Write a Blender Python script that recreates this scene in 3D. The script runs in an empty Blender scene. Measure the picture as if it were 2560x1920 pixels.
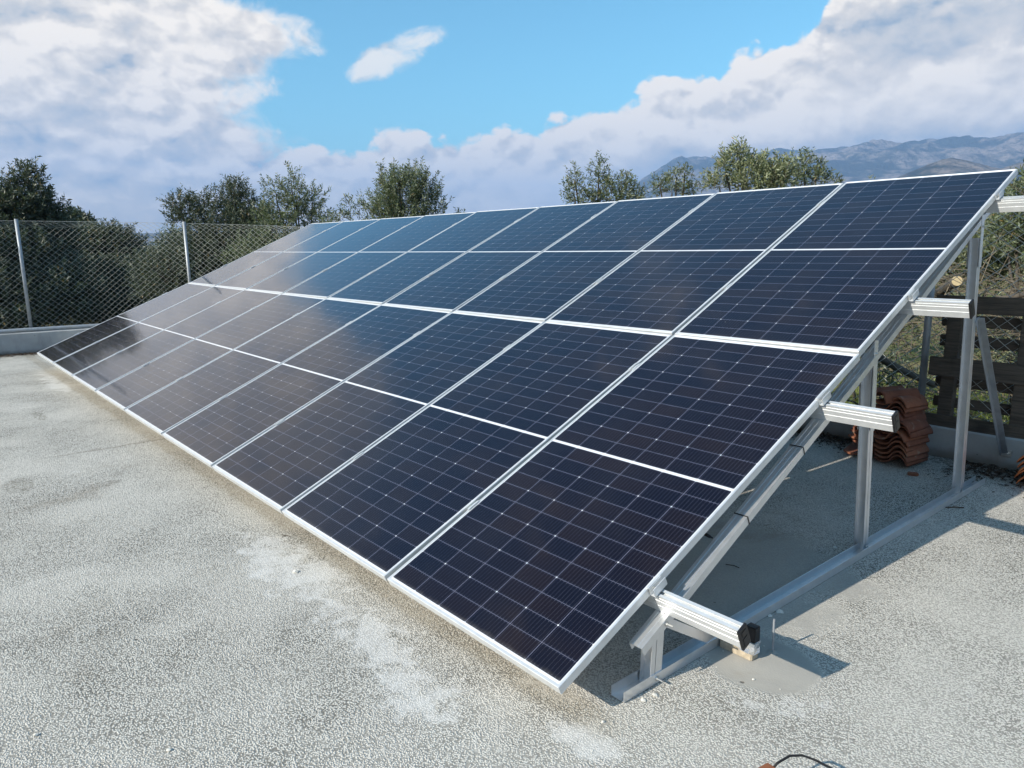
import bpy, bmesh, math, random
import numpy as np
from mathutils import Vector, Matrix, noise

# ------------------------------------------------------------------ camera, world, sun, exposure
scene = bpy.context.scene
COL = scene.collection
R = math.radians
CAMC = Vector((12.038, -1.614, 1.684))
_w = Vector((1.6449, 0.7452, -0.6357))
_R = Matrix.Rotation(_w.length, 3, _w.normalized())          # rows: right, down, forward
FPX = 1861.16
cam_d = bpy.data.cameras.new("camera"); cam = bpy.data.objects.new("camera", cam_d); COL.objects.link(cam)
cam_d.sensor_width = 36.0; cam_d.lens = 36.0 * FPX / 2560.0
cam_d.clip_start = 0.05; cam_d.clip_end = 60000
m3 = Matrix((_R[0], -_R[1], -_R[2])).transposed()
cam.matrix_world = Matrix.Translation(CAMC) @ m3.to_4x4()
scene.camera = cam

SUN_EL = 30.0
SUN_AZ = math.degrees(math.atan2(-1.0, -0.15))                # direction towards the sun, from +x
SUNV = Vector((math.cos(R(SUN_EL)) * math.cos(R(SUN_AZ)), math.cos(R(SUN_EL)) * math.sin(R(SUN_AZ)), math.sin(R(SUN_EL))))
sl = bpy.data.lights.new("sun", 'SUN'); sl.energy = 4.6; sl.angle = R(0.53); sl.color = (1.0, 0.92, 0.80)
so = bpy.data.objects.new("sun", sl); COL.objects.link(so)
so.rotation_euler = SUNV.to_track_quat('Z', 'Y').to_euler()

scene.view_settings.view_transform = 'Standard'
scene.view_settings.look = 'None'
scene.view_settings.exposure = 0.80
scene.view_settings.gamma = 1.0
scene.render.film_transparent = False
scene.cycles.max_bounces = 5
scene.cycles.diffuse_bounces = 3
scene.cycles.glossy_bounces = 3
scene.cycles.transparent_max_bounces = 8
scene.cycles.volume_bounces = 0


class NT:
    """small helper for building node graphs"""
    def __init__(s, tree): s.t = tree; s.n = tree.nodes; s.l = tree.links
    def new(s, typ, **kw):
        n = s.n.new(typ)
        for k, v in kw.items(): setattr(n, k, v)
        return n
    def put(s, sock, v):
        if isinstance(v, bpy.types.NodeSocket): s.l.new(v, sock)
        elif v is not None: sock.default_value = v
    def m(s, op, a, b=None, c=None, clamp=False):
        n = s.new('ShaderNodeMath', operation=op); n.use_clamp = clamp
        s.put(n.inputs[0], a)
        if b is not None: s.put(n.inputs[1], b)
        if c is not None: s.put(n.inputs[2], c)
        return n.outputs[0]
    def smooth(s, v, a, b, lo=0.0, hi=1.0):
        n = s.new('ShaderNodeMapRange', interpolation_type='SMOOTHSTEP'); n.clamp = True
        s.put(n.inputs[0], v)
        for i, x in enumerate((a, b, lo, hi)): s.put(n.inputs[1 + i], x)
        return n.outputs[0]
    def lin(s, v, a, b, lo=0.0, hi=1.0):
        n = s.new('ShaderNodeMapRange'); n.clamp = True
        s.put(n.inputs[0], v)
        for i, x in enumerate((a, b, lo, hi)): s.put(n.inputs[1 + i], x)
        return n.outputs[0]
    def mix(s, f, a, b, typ='MIX'):
        n = s.new('ShaderNodeMix', data_type='RGBA', blend_type=typ)
        s.put(n.inputs[0], f)
        for i, v in ((6, a), (7, b)):
            if isinstance(v, tuple) and len(v) == 3: v = (*v, 1)
            s.put(n.inputs[i], v)
        return n.outputs[2]
    def noise(s, vec, scale, detail=4, rough=0.5, dist=0.0, out=0, dim='3D'):
        n = s.new('ShaderNodeTexNoise'); n.noise_dimensions = dim
        s.put(n.inputs['Vector'], vec); n.inputs['Scale'].default_value = scale
        n.inputs['Detail'].default_value = detail; n.inputs['Roughness'].default_value = rough
        n.inputs['Distortion'].default_value = dist
        return n.outputs[out]
    def xyz(s, x, y, z):
        n = s.new('ShaderNodeCombineXYZ')
        for i, v in enumerate((x, y, z)): s.put(n.inputs[i], v)
        return n.outputs[0]
    def sep(s, v):
        n = s.new('ShaderNodeSeparateXYZ'); s.l.new(v, n.inputs[0]); return n.outputs
    def curve(s, v, pts, x0, x1):
        """piecewise function of v given as points, via a Float Curve (values in pts already 0..1)"""
        t = s.lin(v, x0, x1)
        n = s.new('ShaderNodeFloatCurve'); s.l.new(t, n.inputs['Value'])
        c = n.mapping.curves[0]
        P = [((a - x0) / (x1 - x0), b) for a, b in pts]
        c.points[0].location = P[0]; c.points[1].location = P[-1]
        for p in P[1:-1]: c.points.new(*p)
        for p in c.points: p.handle_type = 'AUTO_CLAMPED'
        n.mapping.update()
        return n.outputs[0]


def build_world():
    w = bpy.data.worlds.new("World"); scene.world = w; w.use_nodes = True
    w.cycles.sampling_method = 'MANUAL'; w.cycles.sample_map_resolution = 256
    T = NT(w.node_tree); T.n.clear()
    out = T.new('ShaderNodeOutputWorld'); bg = T.new('ShaderNodeBackground')
    T.l.new(bg.outputs[0], out.inputs[0])
    sky = T.new('ShaderNodeTexSky', sky_type='NISHITA')
    sky.sun_disc = False; sky.sun_elevation = R(SUN_EL); sky.sun_rotation = R(90.0 - SUN_AZ)
    sky.air_density = 1.0; sky.dust_density = 0.6; sky.ozone_density = 1.6
    tc = T.new('ShaderNodeTexCoord'); d = tc.outputs['Generated']
    x, y, z = T.sep(d)[:3]
    az = T.m('MULTIPLY', T.m('ARCTAN2', y, x), 180 / math.pi)
    az = T.m('ADD', az, T.m('MULTIPLY', T.m('LESS_THAN', az, -20.0), 360.0))      # -20 .. 340
    el = T.m('MULTIPLY', T.m('ARCSINE', z), 180 / math.pi)
    # noise fields on the direction; y stretched so clouds are flatter than wide
    dv = T.xyz(T.m('MULTIPLY', x, 1.0), T.m('MULTIPLY', y, 1.0), T.m('MULTIPLY', z, 1.5))
    def vor(sc, off=None):
        wv = T.new('ShaderNodeVectorMath', operation='ADD'); T.l.new(dv, wv.inputs[0])
        ns = T.new('ShaderNodeVectorMath', operation='SCALE'); T.l.new(T.noise(dv, sc * 0.9, 4, 0.6, 0.0, 1), ns.inputs[0]); ns.inputs['Scale'].default_value = 0.9 / sc
        T.l.new(ns.outputs[0], wv.inputs[1]); src = wv.outputs[0]
        if off:
            o2 = T.new('ShaderNodeVectorMath', operation='ADD'); T.l.new(src, o2.inputs[0]); o2.inputs[1].default_value = off; src = o2.outputs[0]
        n = T.new('ShaderNodeTexVoronoi'); n.feature = 'F1'; n.inputs['Scale'].default_value = sc; n.inputs['Detail'].default_value = 2.0; n.inputs['Roughness'].default_value = 0.55
        T.l.new(src, n.inputs['Vector']); return n.outputs['Distance']
    vA = vor(16.0)
    nA = T.noise(dv, 5.5, 7, 0.58, 0.25)
    nB = T.noise(dv, 22.0, 7, 0.62, 0.4)
    nC = T.noise(T.xyz(x, y, T.m('MULTIPLY', z, 4.5)), 6.0, 6, 0.55, 0.6)
    na = T.m('SUBTRACT', nA, 0.5); nb = T.m('SUBTRACT', nB, 0.5); nc = T.m('SUBTRACT', nC, 0.5)
    # bank over the mountain: top elevation as a function of azimuth (degrees / 20)
    top = T.curve(az, [(60, 1.0), (95, 1.0), (112, 0.97), (117.5, 0.82), (119.5, 0.69), (121.8, 0.645), (123.5, 0.655),
                       (124.5, 0.59), (129, 0.575), (131, 0.545), (133, 0.525), (136, 0.455), (138, 0.43), (141, 0.425),
                       (145, 0.405), (148, 0.42), (151, 0.385), (155, 0.365), (170, 0.36), (340, 0.34)], 60, 340)
    top = T.m('MULTIPLY', top, 20.0)
    e1 = T.m('SUBTRACT', top, el)
    e1 = T.m('ADD', e1, T.m('ADD', T.m('ADD', T.m('MULTIPLY', nb, 1.6), T.m('MULTIPLY', T.m('SUBTRACT', 0.50, vA), 1.7)), T.m('MULTIPLY', na, 1.2)))
    c1 = T.smooth(e1, -0.18, 0.45)
    # left cloud mass: right edge azimuth as a function of elevation
    edge = T.curve(el, [(0, 0.30), (7.2, 0.30), (8, 0.36), (9, 0.42), (10.2, 0.37), (11.8, 0.37), (12.6, 0.32), (13.5, 0.25),
                        (14.4, 0.27), (15.5, 0.38), (17, 0.50), (20, 0.66), (26, 0.75), (34, 0.85), (90, 1.0)], 0, 90)
    edge = T.m('ADD', T.m('MULTIPLY', edge, 24.0), 147.5)
    e2 = T.m('SUBTRACT', az, edge)
    e2 = T.m('ADD', e2, T.m('ADD', T.m('MULTIPLY', nb, 9.0), T.m('MULTIPLY', na, 6.0)))
    c2 = T.m('MULTIPLY', T.smooth(e2, -1.2, 2.6), T.smooth(el, 36.0, 24.0))
    c2 = T.m('MULTIPLY', c2, T.smooth(az, 330.0, 300.0))
    # a small wisp in the blue gap
    du = T.m('SUBTRACT', az, 147.6); dw = T.m('SUBTRACT', el, 12.9)
    ca, sa = math.cos(R(155)), math.sin(R(155))
    p = T.m('ADD', T.m('MULTIPLY', du, ca), T.m('MULTIPLY', dw, sa))
    q = T.m('SUBTRACT', T.m('MULTIPLY', dw, ca), T.m('MULTIPLY', du, sa))
    rr = T.m('ADD', T.m('POWER', T.m('DIVIDE', p, 3.6), 2.0), T.m('POWER', T.m('DIVIDE', q, 0.95), 2.0))
    c3 = T.smooth(T.m('ADD', T.m('ADD', rr, T.m('MULTIPLY', nb, 4.2)), T.m('MULTIPLY', na, 1.0)), 1.5, 0.1, 0.0, 0.8)
    # scattered cloud higher up and behind the camera
    c4 = T.m('MULTIPLY', T.smooth(T.m('ADD', nA, T.m('MULTIPLY', nb, 0.5)), 0.56, 0.72, 0.0, 0.8), T.smooth(el, 30.0, 45.0))
    cov = T.m('MAXIMUM', T.m('MAXIMUM', c1, c2), T.m('MAXIMUM', c3, c4))
    # brightness of the cloud: relief from comparing the billow field with itself a little higher and to the left
    def billow(off, sc, det):
        v = T.new('ShaderNodeVectorMath', operation='ADD'); T.l.new(dv, v.inputs[0]); v.inputs[1].default_value = off
        return T.noise(v.outputs[0], sc, det, 0.60, 0.5)
    off = (-0.006, -0.012, 0.034)
    rel = T.m('SUBTRACT', billow((0, 0, 0), 9.0, 7), billow(off, 9.0, 7))
    off2 = (-0.003, -0.005, 0.012)
    rel2 = T.m('SUBTRACT', billow((3, 1, 2), 26.0, 6), billow(tuple(q + w for q, w in zip((3, 1, 2), off2)), 26.0, 6))
    vrel = T.m('SUBTRACT', vor(16.0, (-0.004, -0.008, 0.020)), vA)
    relief = T.m('ADD', T.m('ADD', T.m('MULTIPLY', rel, 0.75), T.m('MULTIPLY', rel2, 0.25)), T.m('MULTIPLY', T.m('MULTIPLY', vrel, 0.8), T.smooth(e1, 6.0, 0.5, 0.35, 1.0)))
    edge_lit = T.smooth(e1, 4.2, 0.1)
    b1 = T.m('ADD', T.m('MULTIPLY', edge_lit, 0.24), 0.87)
    b1 = T.m('ADD', b1, T.m('ADD', relief, T.m('MULTIPLY', na, 0.5)))
    bl = T.m('ADD', T.m('POWER', T.m('DIVIDE', T.m('SUBTRACT', az, 112.0), 7.5), 2.0), T.m('POWER', T.m('DIVIDE', T.m('SUBTRACT', el, 12.4), 1.9), 2.0))
    b1 = T.m('SUBTRACT', b1, T.smooth(T.m('ADD', bl, T.m('MULTIPLY', nb, 2.5)), 1.4, 0.2, 0.0, 0.34))
    basegrey = T.m('MULTIPLY', T.smooth(T.m('ADD', el, T.m('MULTIPLY', nb, 2.5)), 7.4, 5.2), T.smooth(az, 142.0, 120.0))
    b1 = T.m('SUBTRACT', b1, T.m('MULTIPLY', basegrey, 0.46))
    b2 = T.m('ADD', 0.70, T.m('ADD', T.m('MULTIPLY', nc, 0.85), T.m('MULTIPLY', relief, 0.8)))
    b2 = T.m('ADD', b2, T.smooth(el, 5.0, 12.5, 0.02, 0.13))
    b2 = T.m('SUBTRACT', b2, T.m('MULTIPLY', T.smooth(el, 17.0, 24.0), 0.25))
    w2 = T.m('MULTIPLY', c2, T.smooth(az, 150.0, 158.0))
    br = T.m('ADD', T.m('MULTIPLY', b2, w2), T.m('MULTIPLY', b1, T.m('SUBTRACT', 1.0, w2)))
    br = T.m('MAXIMUM', T.m('MINIMUM', br, 1.12), 0.24)
    ccol = T.new('ShaderNodeValToRGB'); T.l.new(br, ccol.inputs[0])
    cr = ccol.color_ramp
    cr.elements[0].position = 0.25; cr.elements[0].color = (0.34, 0.46, 0.64, 1)
    cr.elements[1].position = 1.0; cr.elements[1].color = (1.22, 1.20, 1.17, 1)
    e = cr.elements.new(0.52); e.color = (0.68, 0.73, 0.80, 1)
    e = cr.elements.new(0.72); e.color = (0.86, 0.87, 0.89, 1)
    # blue sky: Nishita scaled, colour-balanced towards the photo's cyan-blue
    skyc = T.mix(1.0, sky.outputs[0], (0.061, 0.116, 0.117), 'MULTIPLY')
    col = T.mix(cov, skyc, T.mix(1.0, ccol.outputs[0], (0.625, 0.575, 0.50), 'MULTIPLY'))
    T.l.new(col, bg.inputs[0]); bg.inputs[1].default_value = 1.0


build_world()

# ------------------------------------------------------------------ generic helpers
rnd = random.Random(7)


def tag(o, label=None, cat=None, group=None, kind=None):
    if label: o['label'] = label
    if cat: o['category'] = cat
    if group: o['group'] = group
    if kind: o['kind'] = kind
    return o


def empty(name, loc, label=None, cat=None, group=None, rot=(0, 0, 0)):
    o = bpy.data.objects.new(name, None); o.empty_display_size = 0.1
    o.location = loc; o.rotation_euler = rot; COL.objects.link(o)
    return tag(o, label, cat, group)


def mesh_obj(name, verts, faces, mat, parent=None, smooth=False):
    me = bpy.data.meshes.new(name); me.from_pydata([tuple(v) for v in verts], [], [tuple(f) for f in faces])
    me.update()
    if smooth: me.polygons.foreach_set('use_smooth', [True] * len(me.polygons))
    o = bpy.data.objects.new(name, me)
    if mat: me.materials.append(mat)
    COL.objects.link(o)
    if parent: o.parent = parent
    return o


class MB:
    """mesh buffer: collects simple shapes, links them as ONE object"""
    def __init__(s): s.v = []; s.f = []
    def add(s, vs, fs):
        b = len(s.v); s.v += [Vector(v) for v in vs]; s.f += [tuple(b + i for i in f) for f in fs]; return s
    def box(s, c, d, M=None):
        c = Vector(c); hx, hy, hz = d[0] / 2, d[1] / 2, d[2] / 2
        vs = [Vector((sx * hx, sy * hy, sz * hz)) for sz in (-1, 1) for sx, sy in ((-1, -1), (1, -1), (1, 1), (-1, 1))]
        if M: vs = [M @ v for v in vs]
        return s.add([v + c for v in vs], [(3, 2, 1, 0), (4, 5, 6, 7), (0, 1, 5, 4), (1, 2, 6, 5), (2, 3, 7, 6), (3, 0, 4, 7)])
    def sweep(s, prof, frames, cap=True):
        """prof: 2-D closed outline; frames: (origin, ex, ey) stations"""
        n = len(prof); b = []
        for o, ex, ey in frames: b += [Vector(o) + Vector(ex) * p[0] + Vector(ey) * p[1] for p in prof]
        fs = []
        for k in range(len(frames) - 1):
            for i in range(n):
                j = (i + 1) % n
                fs.append((k * n + i, k * n + j, (k + 1) * n + j, (k + 1) * n + i))
        if cap:
            fs.append(tuple(range(n - 1, -1, -1))); fs.append(tuple((len(frames) - 1) * n + i for i in range(n)))
        return s.add(b, fs)
    def tube(s, pts, r, n=8, cap=True):
        pts = [Vector(p) for p in pts]; fr = []; rs = r if hasattr(r, '__len__') else [r] * len(pts)
        up = None; b = []
        for k, p in enumerate(pts):
            t = (pts[min(k + 1, len(pts) - 1)] - pts[max(k - 1, 0)]).normalized()
            if up is None:
                a = Vector((0, 0, 1)) if abs(t.z) < 0.9 else Vector((1, 0, 0)); up = t.cross(a).normalized()
            up = (up - t * up.dot(t)).normalized(); sd = t.cross(up)
            b += [p + (up * math.cos(2 * math.pi * i / n) + sd * math.sin(2 * math.pi * i / n)) * rs[k] for i in range(n)]
        fs = []
        for k in range(len(pts) - 1):
            for i in range(n):
                j = (i + 1) % n
                fs.append((k * n + i, k * n + j, (k + 1) * n + j, (k + 1) * n + i))
        if cap: fs.append(tuple(range(n - 1, -1, -1))); fs.append(tuple((len(pts) - 1) * n + i for i in range(n)))
        return s.add(b, fs)
    def build(s, name, mat, parent=None, smooth=False, bevel=0.0, M=None):
        vs = [M @ v for v in s.v] if M else s.v
        o = mesh_obj(name, vs, s.f, mat, parent, smooth)
        bm = bmesh.new(); bm.from_mesh(o.data); bmesh.ops.recalc_face_normals(bm, faces=bm.faces)
        if bevel > 0:
            ed = [e for e in bm.edges if len(e.link_faces) == 2 and e.calc_face_angle(0) > 0.5]
            bmesh.ops.bevel(bm, geom=ed, offset=bevel, segments=2, affect='EDGES', clamp_overlap=True)
        bm.to_mesh(o.data); bm.free()
        return o


def copy_tree(o, parent=None):
    c = o.copy(); COL.objects.link(c); c.parent = parent
    for ch in list(o.children): copy_tree(ch, c)
    return c


def ordinal(n): return ['first', 'second', 'third', 'fourth', 'fifth', 'sixth', 'seventh', 'eighth', 'ninth', 'tenth'][n - 1]


def at(px, py, dist):
    """real 3-D point lying dist metres from the viewpoint in the direction of a picture point"""
    d = _R.transposed() @ Vector(((px - 1280) / FPX, (py - 960) / FPX, 1.0))
    return CAMC + d.normalized() * dist


# ------------------------------------------------------------------ materials
def new_mat(name):
    m = bpy.data.materials.new(name); m.use_nodes = True
    T = NT(m.node_tree); b = T.n['Principled BSDF']
    return m, T, b


def setb(T, b, **kw):
    for k, v in kw.items():
        if isinstance(v, tuple) and len(v) == 3: v = (*v, 1)
        T.put(b.inputs[k.replace('_', ' ')], v)


def bump(T, b, h, strength=0.3, dist=0.01):
    n = T.new('ShaderNodeBump'); n.inputs['Strength'].default_value = strength; n.inputs['Distance'].default_value = dist
    T.l.new(h, n.inputs['Height']); T.l.new(n.outputs[0], b.inputs['Normal'])


def coords(T, which='Object'): return T.new('ShaderNodeTexCoord').outputs[which]


def world_pos(T): return T.new('ShaderNodeNewGeometry').outputs['Position']


def metal_mat(name, col, rough=0.35, metallic=0.85, streak=0.06, dirt=0.0, aniso=(1, 1, 1)):
    m, T, b = new_mat(name)
    p = world_pos(T)
    n1 = T.noise(p, 18, 4, 0.6); n2 = T.noise(p, 160, 3, 0.6); n3 = T.noise(p, 3.5, 5, 0.6)
    c = T.mix(T.lin(n1, 0.3, 0.7), tuple(x * (1 - streak) for x in col), tuple(min(1, x * (1 + streak)) for x in col))
    if dirt: c = T.mix(T.smooth(n3, 0.52, 0.72, 0, dirt), c, (0.42, 0.38, 0.31))
    setb(T, b, Base_Color=c, Metallic=metallic)
    T.put(b.inputs['Roughness'], T.m('ADD', rough - 0.08, T.m('ADD', T.m('MULTIPLY', n1, 0.12), T.m('MULTIPLY', n2, 0.08))))
    bump(T, b, n2, 0.08, 0.001)
    return m


M_ALU = metal_mat("anodised_aluminium", (0.70, 0.72, 0.73), 0.42, 0.55)
M_ALU2 = metal_mat("mill_aluminium", (0.70, 0.72, 0.74), 0.33, 0.75, 0.05, 0.2)
M_GALV = metal_mat("galvanised_steel", (0.33, 0.36, 0.39), 0.55, 0.5, 0.14, 0.2)
M_WIRE = metal_mat("fence_wire", (0.50, 0.52, 0.49), 0.5, 0.35, 0.1)
M_STEEL = metal_mat("zinc_bolt", (0.62, 0.62, 0.60), 0.3, 0.9)


def plain(name, col, rough=0.6, var=0.15, scale=30, bumps=0.1, spec=0.4):
    m, T, b = new_mat(name); p = world_pos(T); n = T.noise(p, scale, 5, 0.6)
    setb(T, b, Base_Color=T.mix(T.lin(n, 0.3, 0.7), tuple(x * (1 - var) for x in col), tuple(x * (1 + var) for x in col)), Roughness=rough)
    b.inputs['Specular IOR Level'].default_value = spec
    bump(T, b, n, bumps, 0.004)
    return m


M_BLACK = plain("black_plastic", (0.012, 0.012, 0.014), 0.45, 0.2, 90)
M_RUBBER = plain("black_rubber", (0.015, 0.015, 0.016), 0.6, 0.2, 60)
M_FOIL = metal_mat("silver_foil", (0.85, 0.86, 0.88), 0.25, 0.9)
M_BROWNBOX = plain("brown_plastic", (0.24, 0.085, 0.035), 0.45, 0.12, 25)
M_CREAM = plain("cream_seam", (0.55, 0.42, 0.26), 0.6, 0.1, 40)
M_CLAYBLOCK = plain("tan_mortar_block", (0.40, 0.345, 0.26), 0.95, 0.25, 50, 0.6)
M_STONE = plain("white_stone", (0.62, 0.61, 0.56), 0.9, 0.1, 60, 0.4)
M_DEBRIS = plain("dark_leaf", (0.05, 0.032, 0.02), 0.9, 0.5, 20, 0.4)
M_TWIG = plain("dry_twig", (0.13, 0.11, 0.08), 0.9, 0.3, 12, 0.3)
M_LOGEND = plain("fresh_cut_wood", (0.42, 0.34, 0.20), 0.8, 0.15, 25, 0.2)


# solar cells: pattern follows the panel's own coordinates
PW, PH = 1.134, 2.278
CW, CG = 0.1825, 0.0014          # cell width and gap across
CH, CGV, MID = 0.0914, 0.0009, 0.017
MX = (PW - 6 * CW - 5 * CG) / 2
MY = (PH - 24 * CH - 22 * CGV - MID) / 2


def cell_mat():
    m, T, b = new_mat("solar_cells")
    pos = coords(T, 'Object'); x, y = T.sep(pos)[:2]
    oi = T.new('ShaderNodeObjectInfo').outputs['Random']
    # across
    u = T.m('SUBTRACT', x, MX); px = CW + CG
    cu = T.m('FLOOR', T.m('DIVIDE', u, px)); fu = T.m('SUBTRACT', u, T.m('MULTIPLY', cu, px))
    inx = T.m('MULTIPLY', T.m('LESS_THAN', fu, CW), T.m('MULTIPLY', T.m('GREATER_THAN', u, 0.0), T.m('LESS_THAN', u, 6 * CW + 5 * CG)))
    # along: two halves of 12
    half = 12 * CH + 11 * CGV
    upper = T.m('GREATER_THAN', y, MY + half + MID / 2)
    v = T.m('SUBTRACT', T.m('SUBTRACT', y, MY), T.m('MULTIPLY', upper, half + MID)); py = CH + CGV
    cv = T.m('FLOOR', T.m('DIVIDE', v, py)); fv = T.m('SUBTRACT', v, T.m('MULTIPLY', cv, py))
    iny = T.m('MULTIPLY', T.m('LESS_THAN', fv, CH), T.m('MULTIPLY', T.m('GREATER_THAN', v, 0.0), T.m('LESS_THAN', v, half)))
    # chamfered cell corners (only on one side of each half cell, alternating)
    odd = T.m('MODULO', cv, 2.0)
    ev = T.m('ADD', T.m('MULTIPLY', odd, T.m('SUBTRACT', CH, fv)), T.m('MULTIPLY', T.m('SUBTRACT', 1.0, odd), fv))
    eu = T.m('MINIMUM', fu, T.m('SUBTRACT', CW, fu))
    cham = T.m('GREATER_THAN', T.m('ADD', ev, eu), 0.0036)
    cell = T.m('MULTIPLY', T.m('MULTIPLY', inx, iny), cham)
    # bus bars: ten per cell with bright pads at their ends
    bb = CW / 10; fb = T.m('ABSOLUTE', T.m('SUBTRACT', T.m('MODULO', fu, bb), bb / 2))
    bus = T.m('LESS_THAN', fb, 0.00038)
    edge_v = T.m('MINIMUM', fv, T.m('SUBTRACT', CH, fv))
    pad = T.m('MULTIPLY', T.m('LESS_THAN', fb, 0.0011), T.m('MULTIPLY', T.m('GREATER_THAN', edge_v, 0.0035), T.m('LESS_THAN', edge_v, 0.0062)))
    met = T.m('MAXIMUM', bus, pad)
    # cell-to-cell tint: brownish to navy
    wn = T.new('ShaderNodeTexWhiteNoise'); wn.noise_dimensions = '4D'
    T.l.new(T.xyz(cu, cv, upper), wn.inputs['Vector']); T.l.new(oi, wn.inputs['W'])
    lowf = T.noise(T.xyz(x, y, T.m('MULTIPLY', oi, 40.0)), 1.3, 3, 0.6)
    t = T.m('ADD', T.m('MULTIPLY', wn.outputs[0], 0.45), T.m('MULTIPLY', lowf, 0.85))
    cc = T.mix(T.smooth(t, 0.45, 1.0), (0.0050, 0.0046, 0.0100), (0.0115, 0.0072, 0.0085))
    # bluer rim where the anti-reflective coat thins at the cell ends
    rim = T.m('MULTIPLY', T.smooth(T.m('MINIMUM', eu, edge_v), 0.012, 0.0, 0.0, 0.5), 1.0)
    cc = T.mix(rim, cc, (0.006, 0.010, 0.024))
    cc = T.mix(T.m('ADD', T.m('MULTIPLY', bus, 0.17), T.m('MULTIPLY', pad, 0.30)), cc, (0.30, 0.30, 0.36))
    dust = T.m('MULTIPLY', T.smooth(T.noise(T.xyz(x, y, oi), 3.0, 6, 0.65), 0.40, 0.75), 0.008)
    inner = T.m('MULTIPLY', T.m('MULTIPLY', T.m('GREATER_THAN', u, 0.0), T.m('LESS_THAN', u, 6 * CW + 5 * CG)), T.m('MULTIPLY', T.m('GREATER_THAN', v, 0.0), T.m('LESS_THAN', v, half)))
    white = T.mix(T.m('MULTIPLY', inner, cham), (0.62, 0.64, 0.66), (0.25, 0.25, 0.32))
    c = T.mix(cell, white, cc)
    c = T.mix(dust, c, (0.5, 0.48, 0.44))
    low = T.m('MULTIPLY', T.smooth(T.m('ADD', y, T.m('MULTIPLY', T.m('SUBTRACT', T.noise(T.xyz(x, y, oi), 22.0, 4, 0.6), 0.5), 0.03)), 0.045, 0.012), 0.10)
    c = T.mix(low, c, (0.45, 0.42, 0.36))
    sp = T.new('ShaderNodeTexVoronoi'); sp.inputs['Scale'].default_value = 4.0; T.l.new(T.xyz(x, y, T.m('MULTIPLY', oi, 50.0)), sp.inputs['Vector'])
    spot = T.m('MULTIPLY', T.smooth(T.m('ADD', sp.outputs['Distance'], T.m('MULTIPLY', T.m('SUBTRACT', T.noise(T.xyz(x, y, oi), 60.0, 3, 0.6), 0.5), 0.03)), 0.022, 0.010), T.m('GREATER_THAN', T.sep(sp.outputs['Color'])[0], 0.86))
    c = T.mix(T.m('MULTIPLY', spot, 0.45), c, (0.5, 0.48, 0.44))
    setb(T, b, Base_Color=c, Roughness=0.16)
    T.put(b.inputs['Specular IOR Level'], T.m('MULTIPLY', cell, 0.10)); b.inputs['Specular Tint'].default_value = (0.30, 0.45, 1.0, 1)
    b.inputs['Coat Weight'].default_value = 1.0
    b.inputs['Coat IOR'].default_value = 1.28
    b.inputs['Coat Tint'].default_value = (0.96, 0.97, 1.0, 1)
    rn = T.noise(T.xyz(x, y, T.m('MULTIPLY', oi, 9.0)), 6.0, 5, 0.6)
    T.put(b.inputs['Coat Roughness'], T.lin(rn, 0.3, 0.75, 0.05, 0.10))
    # very slight waviness of the glass
    wv = T.noise(T.xyz(x, y, T.m('MULTIPLY', oi, 31.0)), 1.1, 2, 0.5)
    n = T.new('ShaderNodeBump'); n.inputs['Strength'].default_value = 0.25; n.inputs['Distance'].default_value = 0.01
    T.l.new(wv, n.inputs['Height']); T.l.new(n.outputs[0], b.inputs['Coat Normal'])
    return m


M_CELLS = cell_mat()
M_BACK = plain("white_backsheet", (0.72, 0.72, 0.72), 0.7, 0.03, 5)


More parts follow.
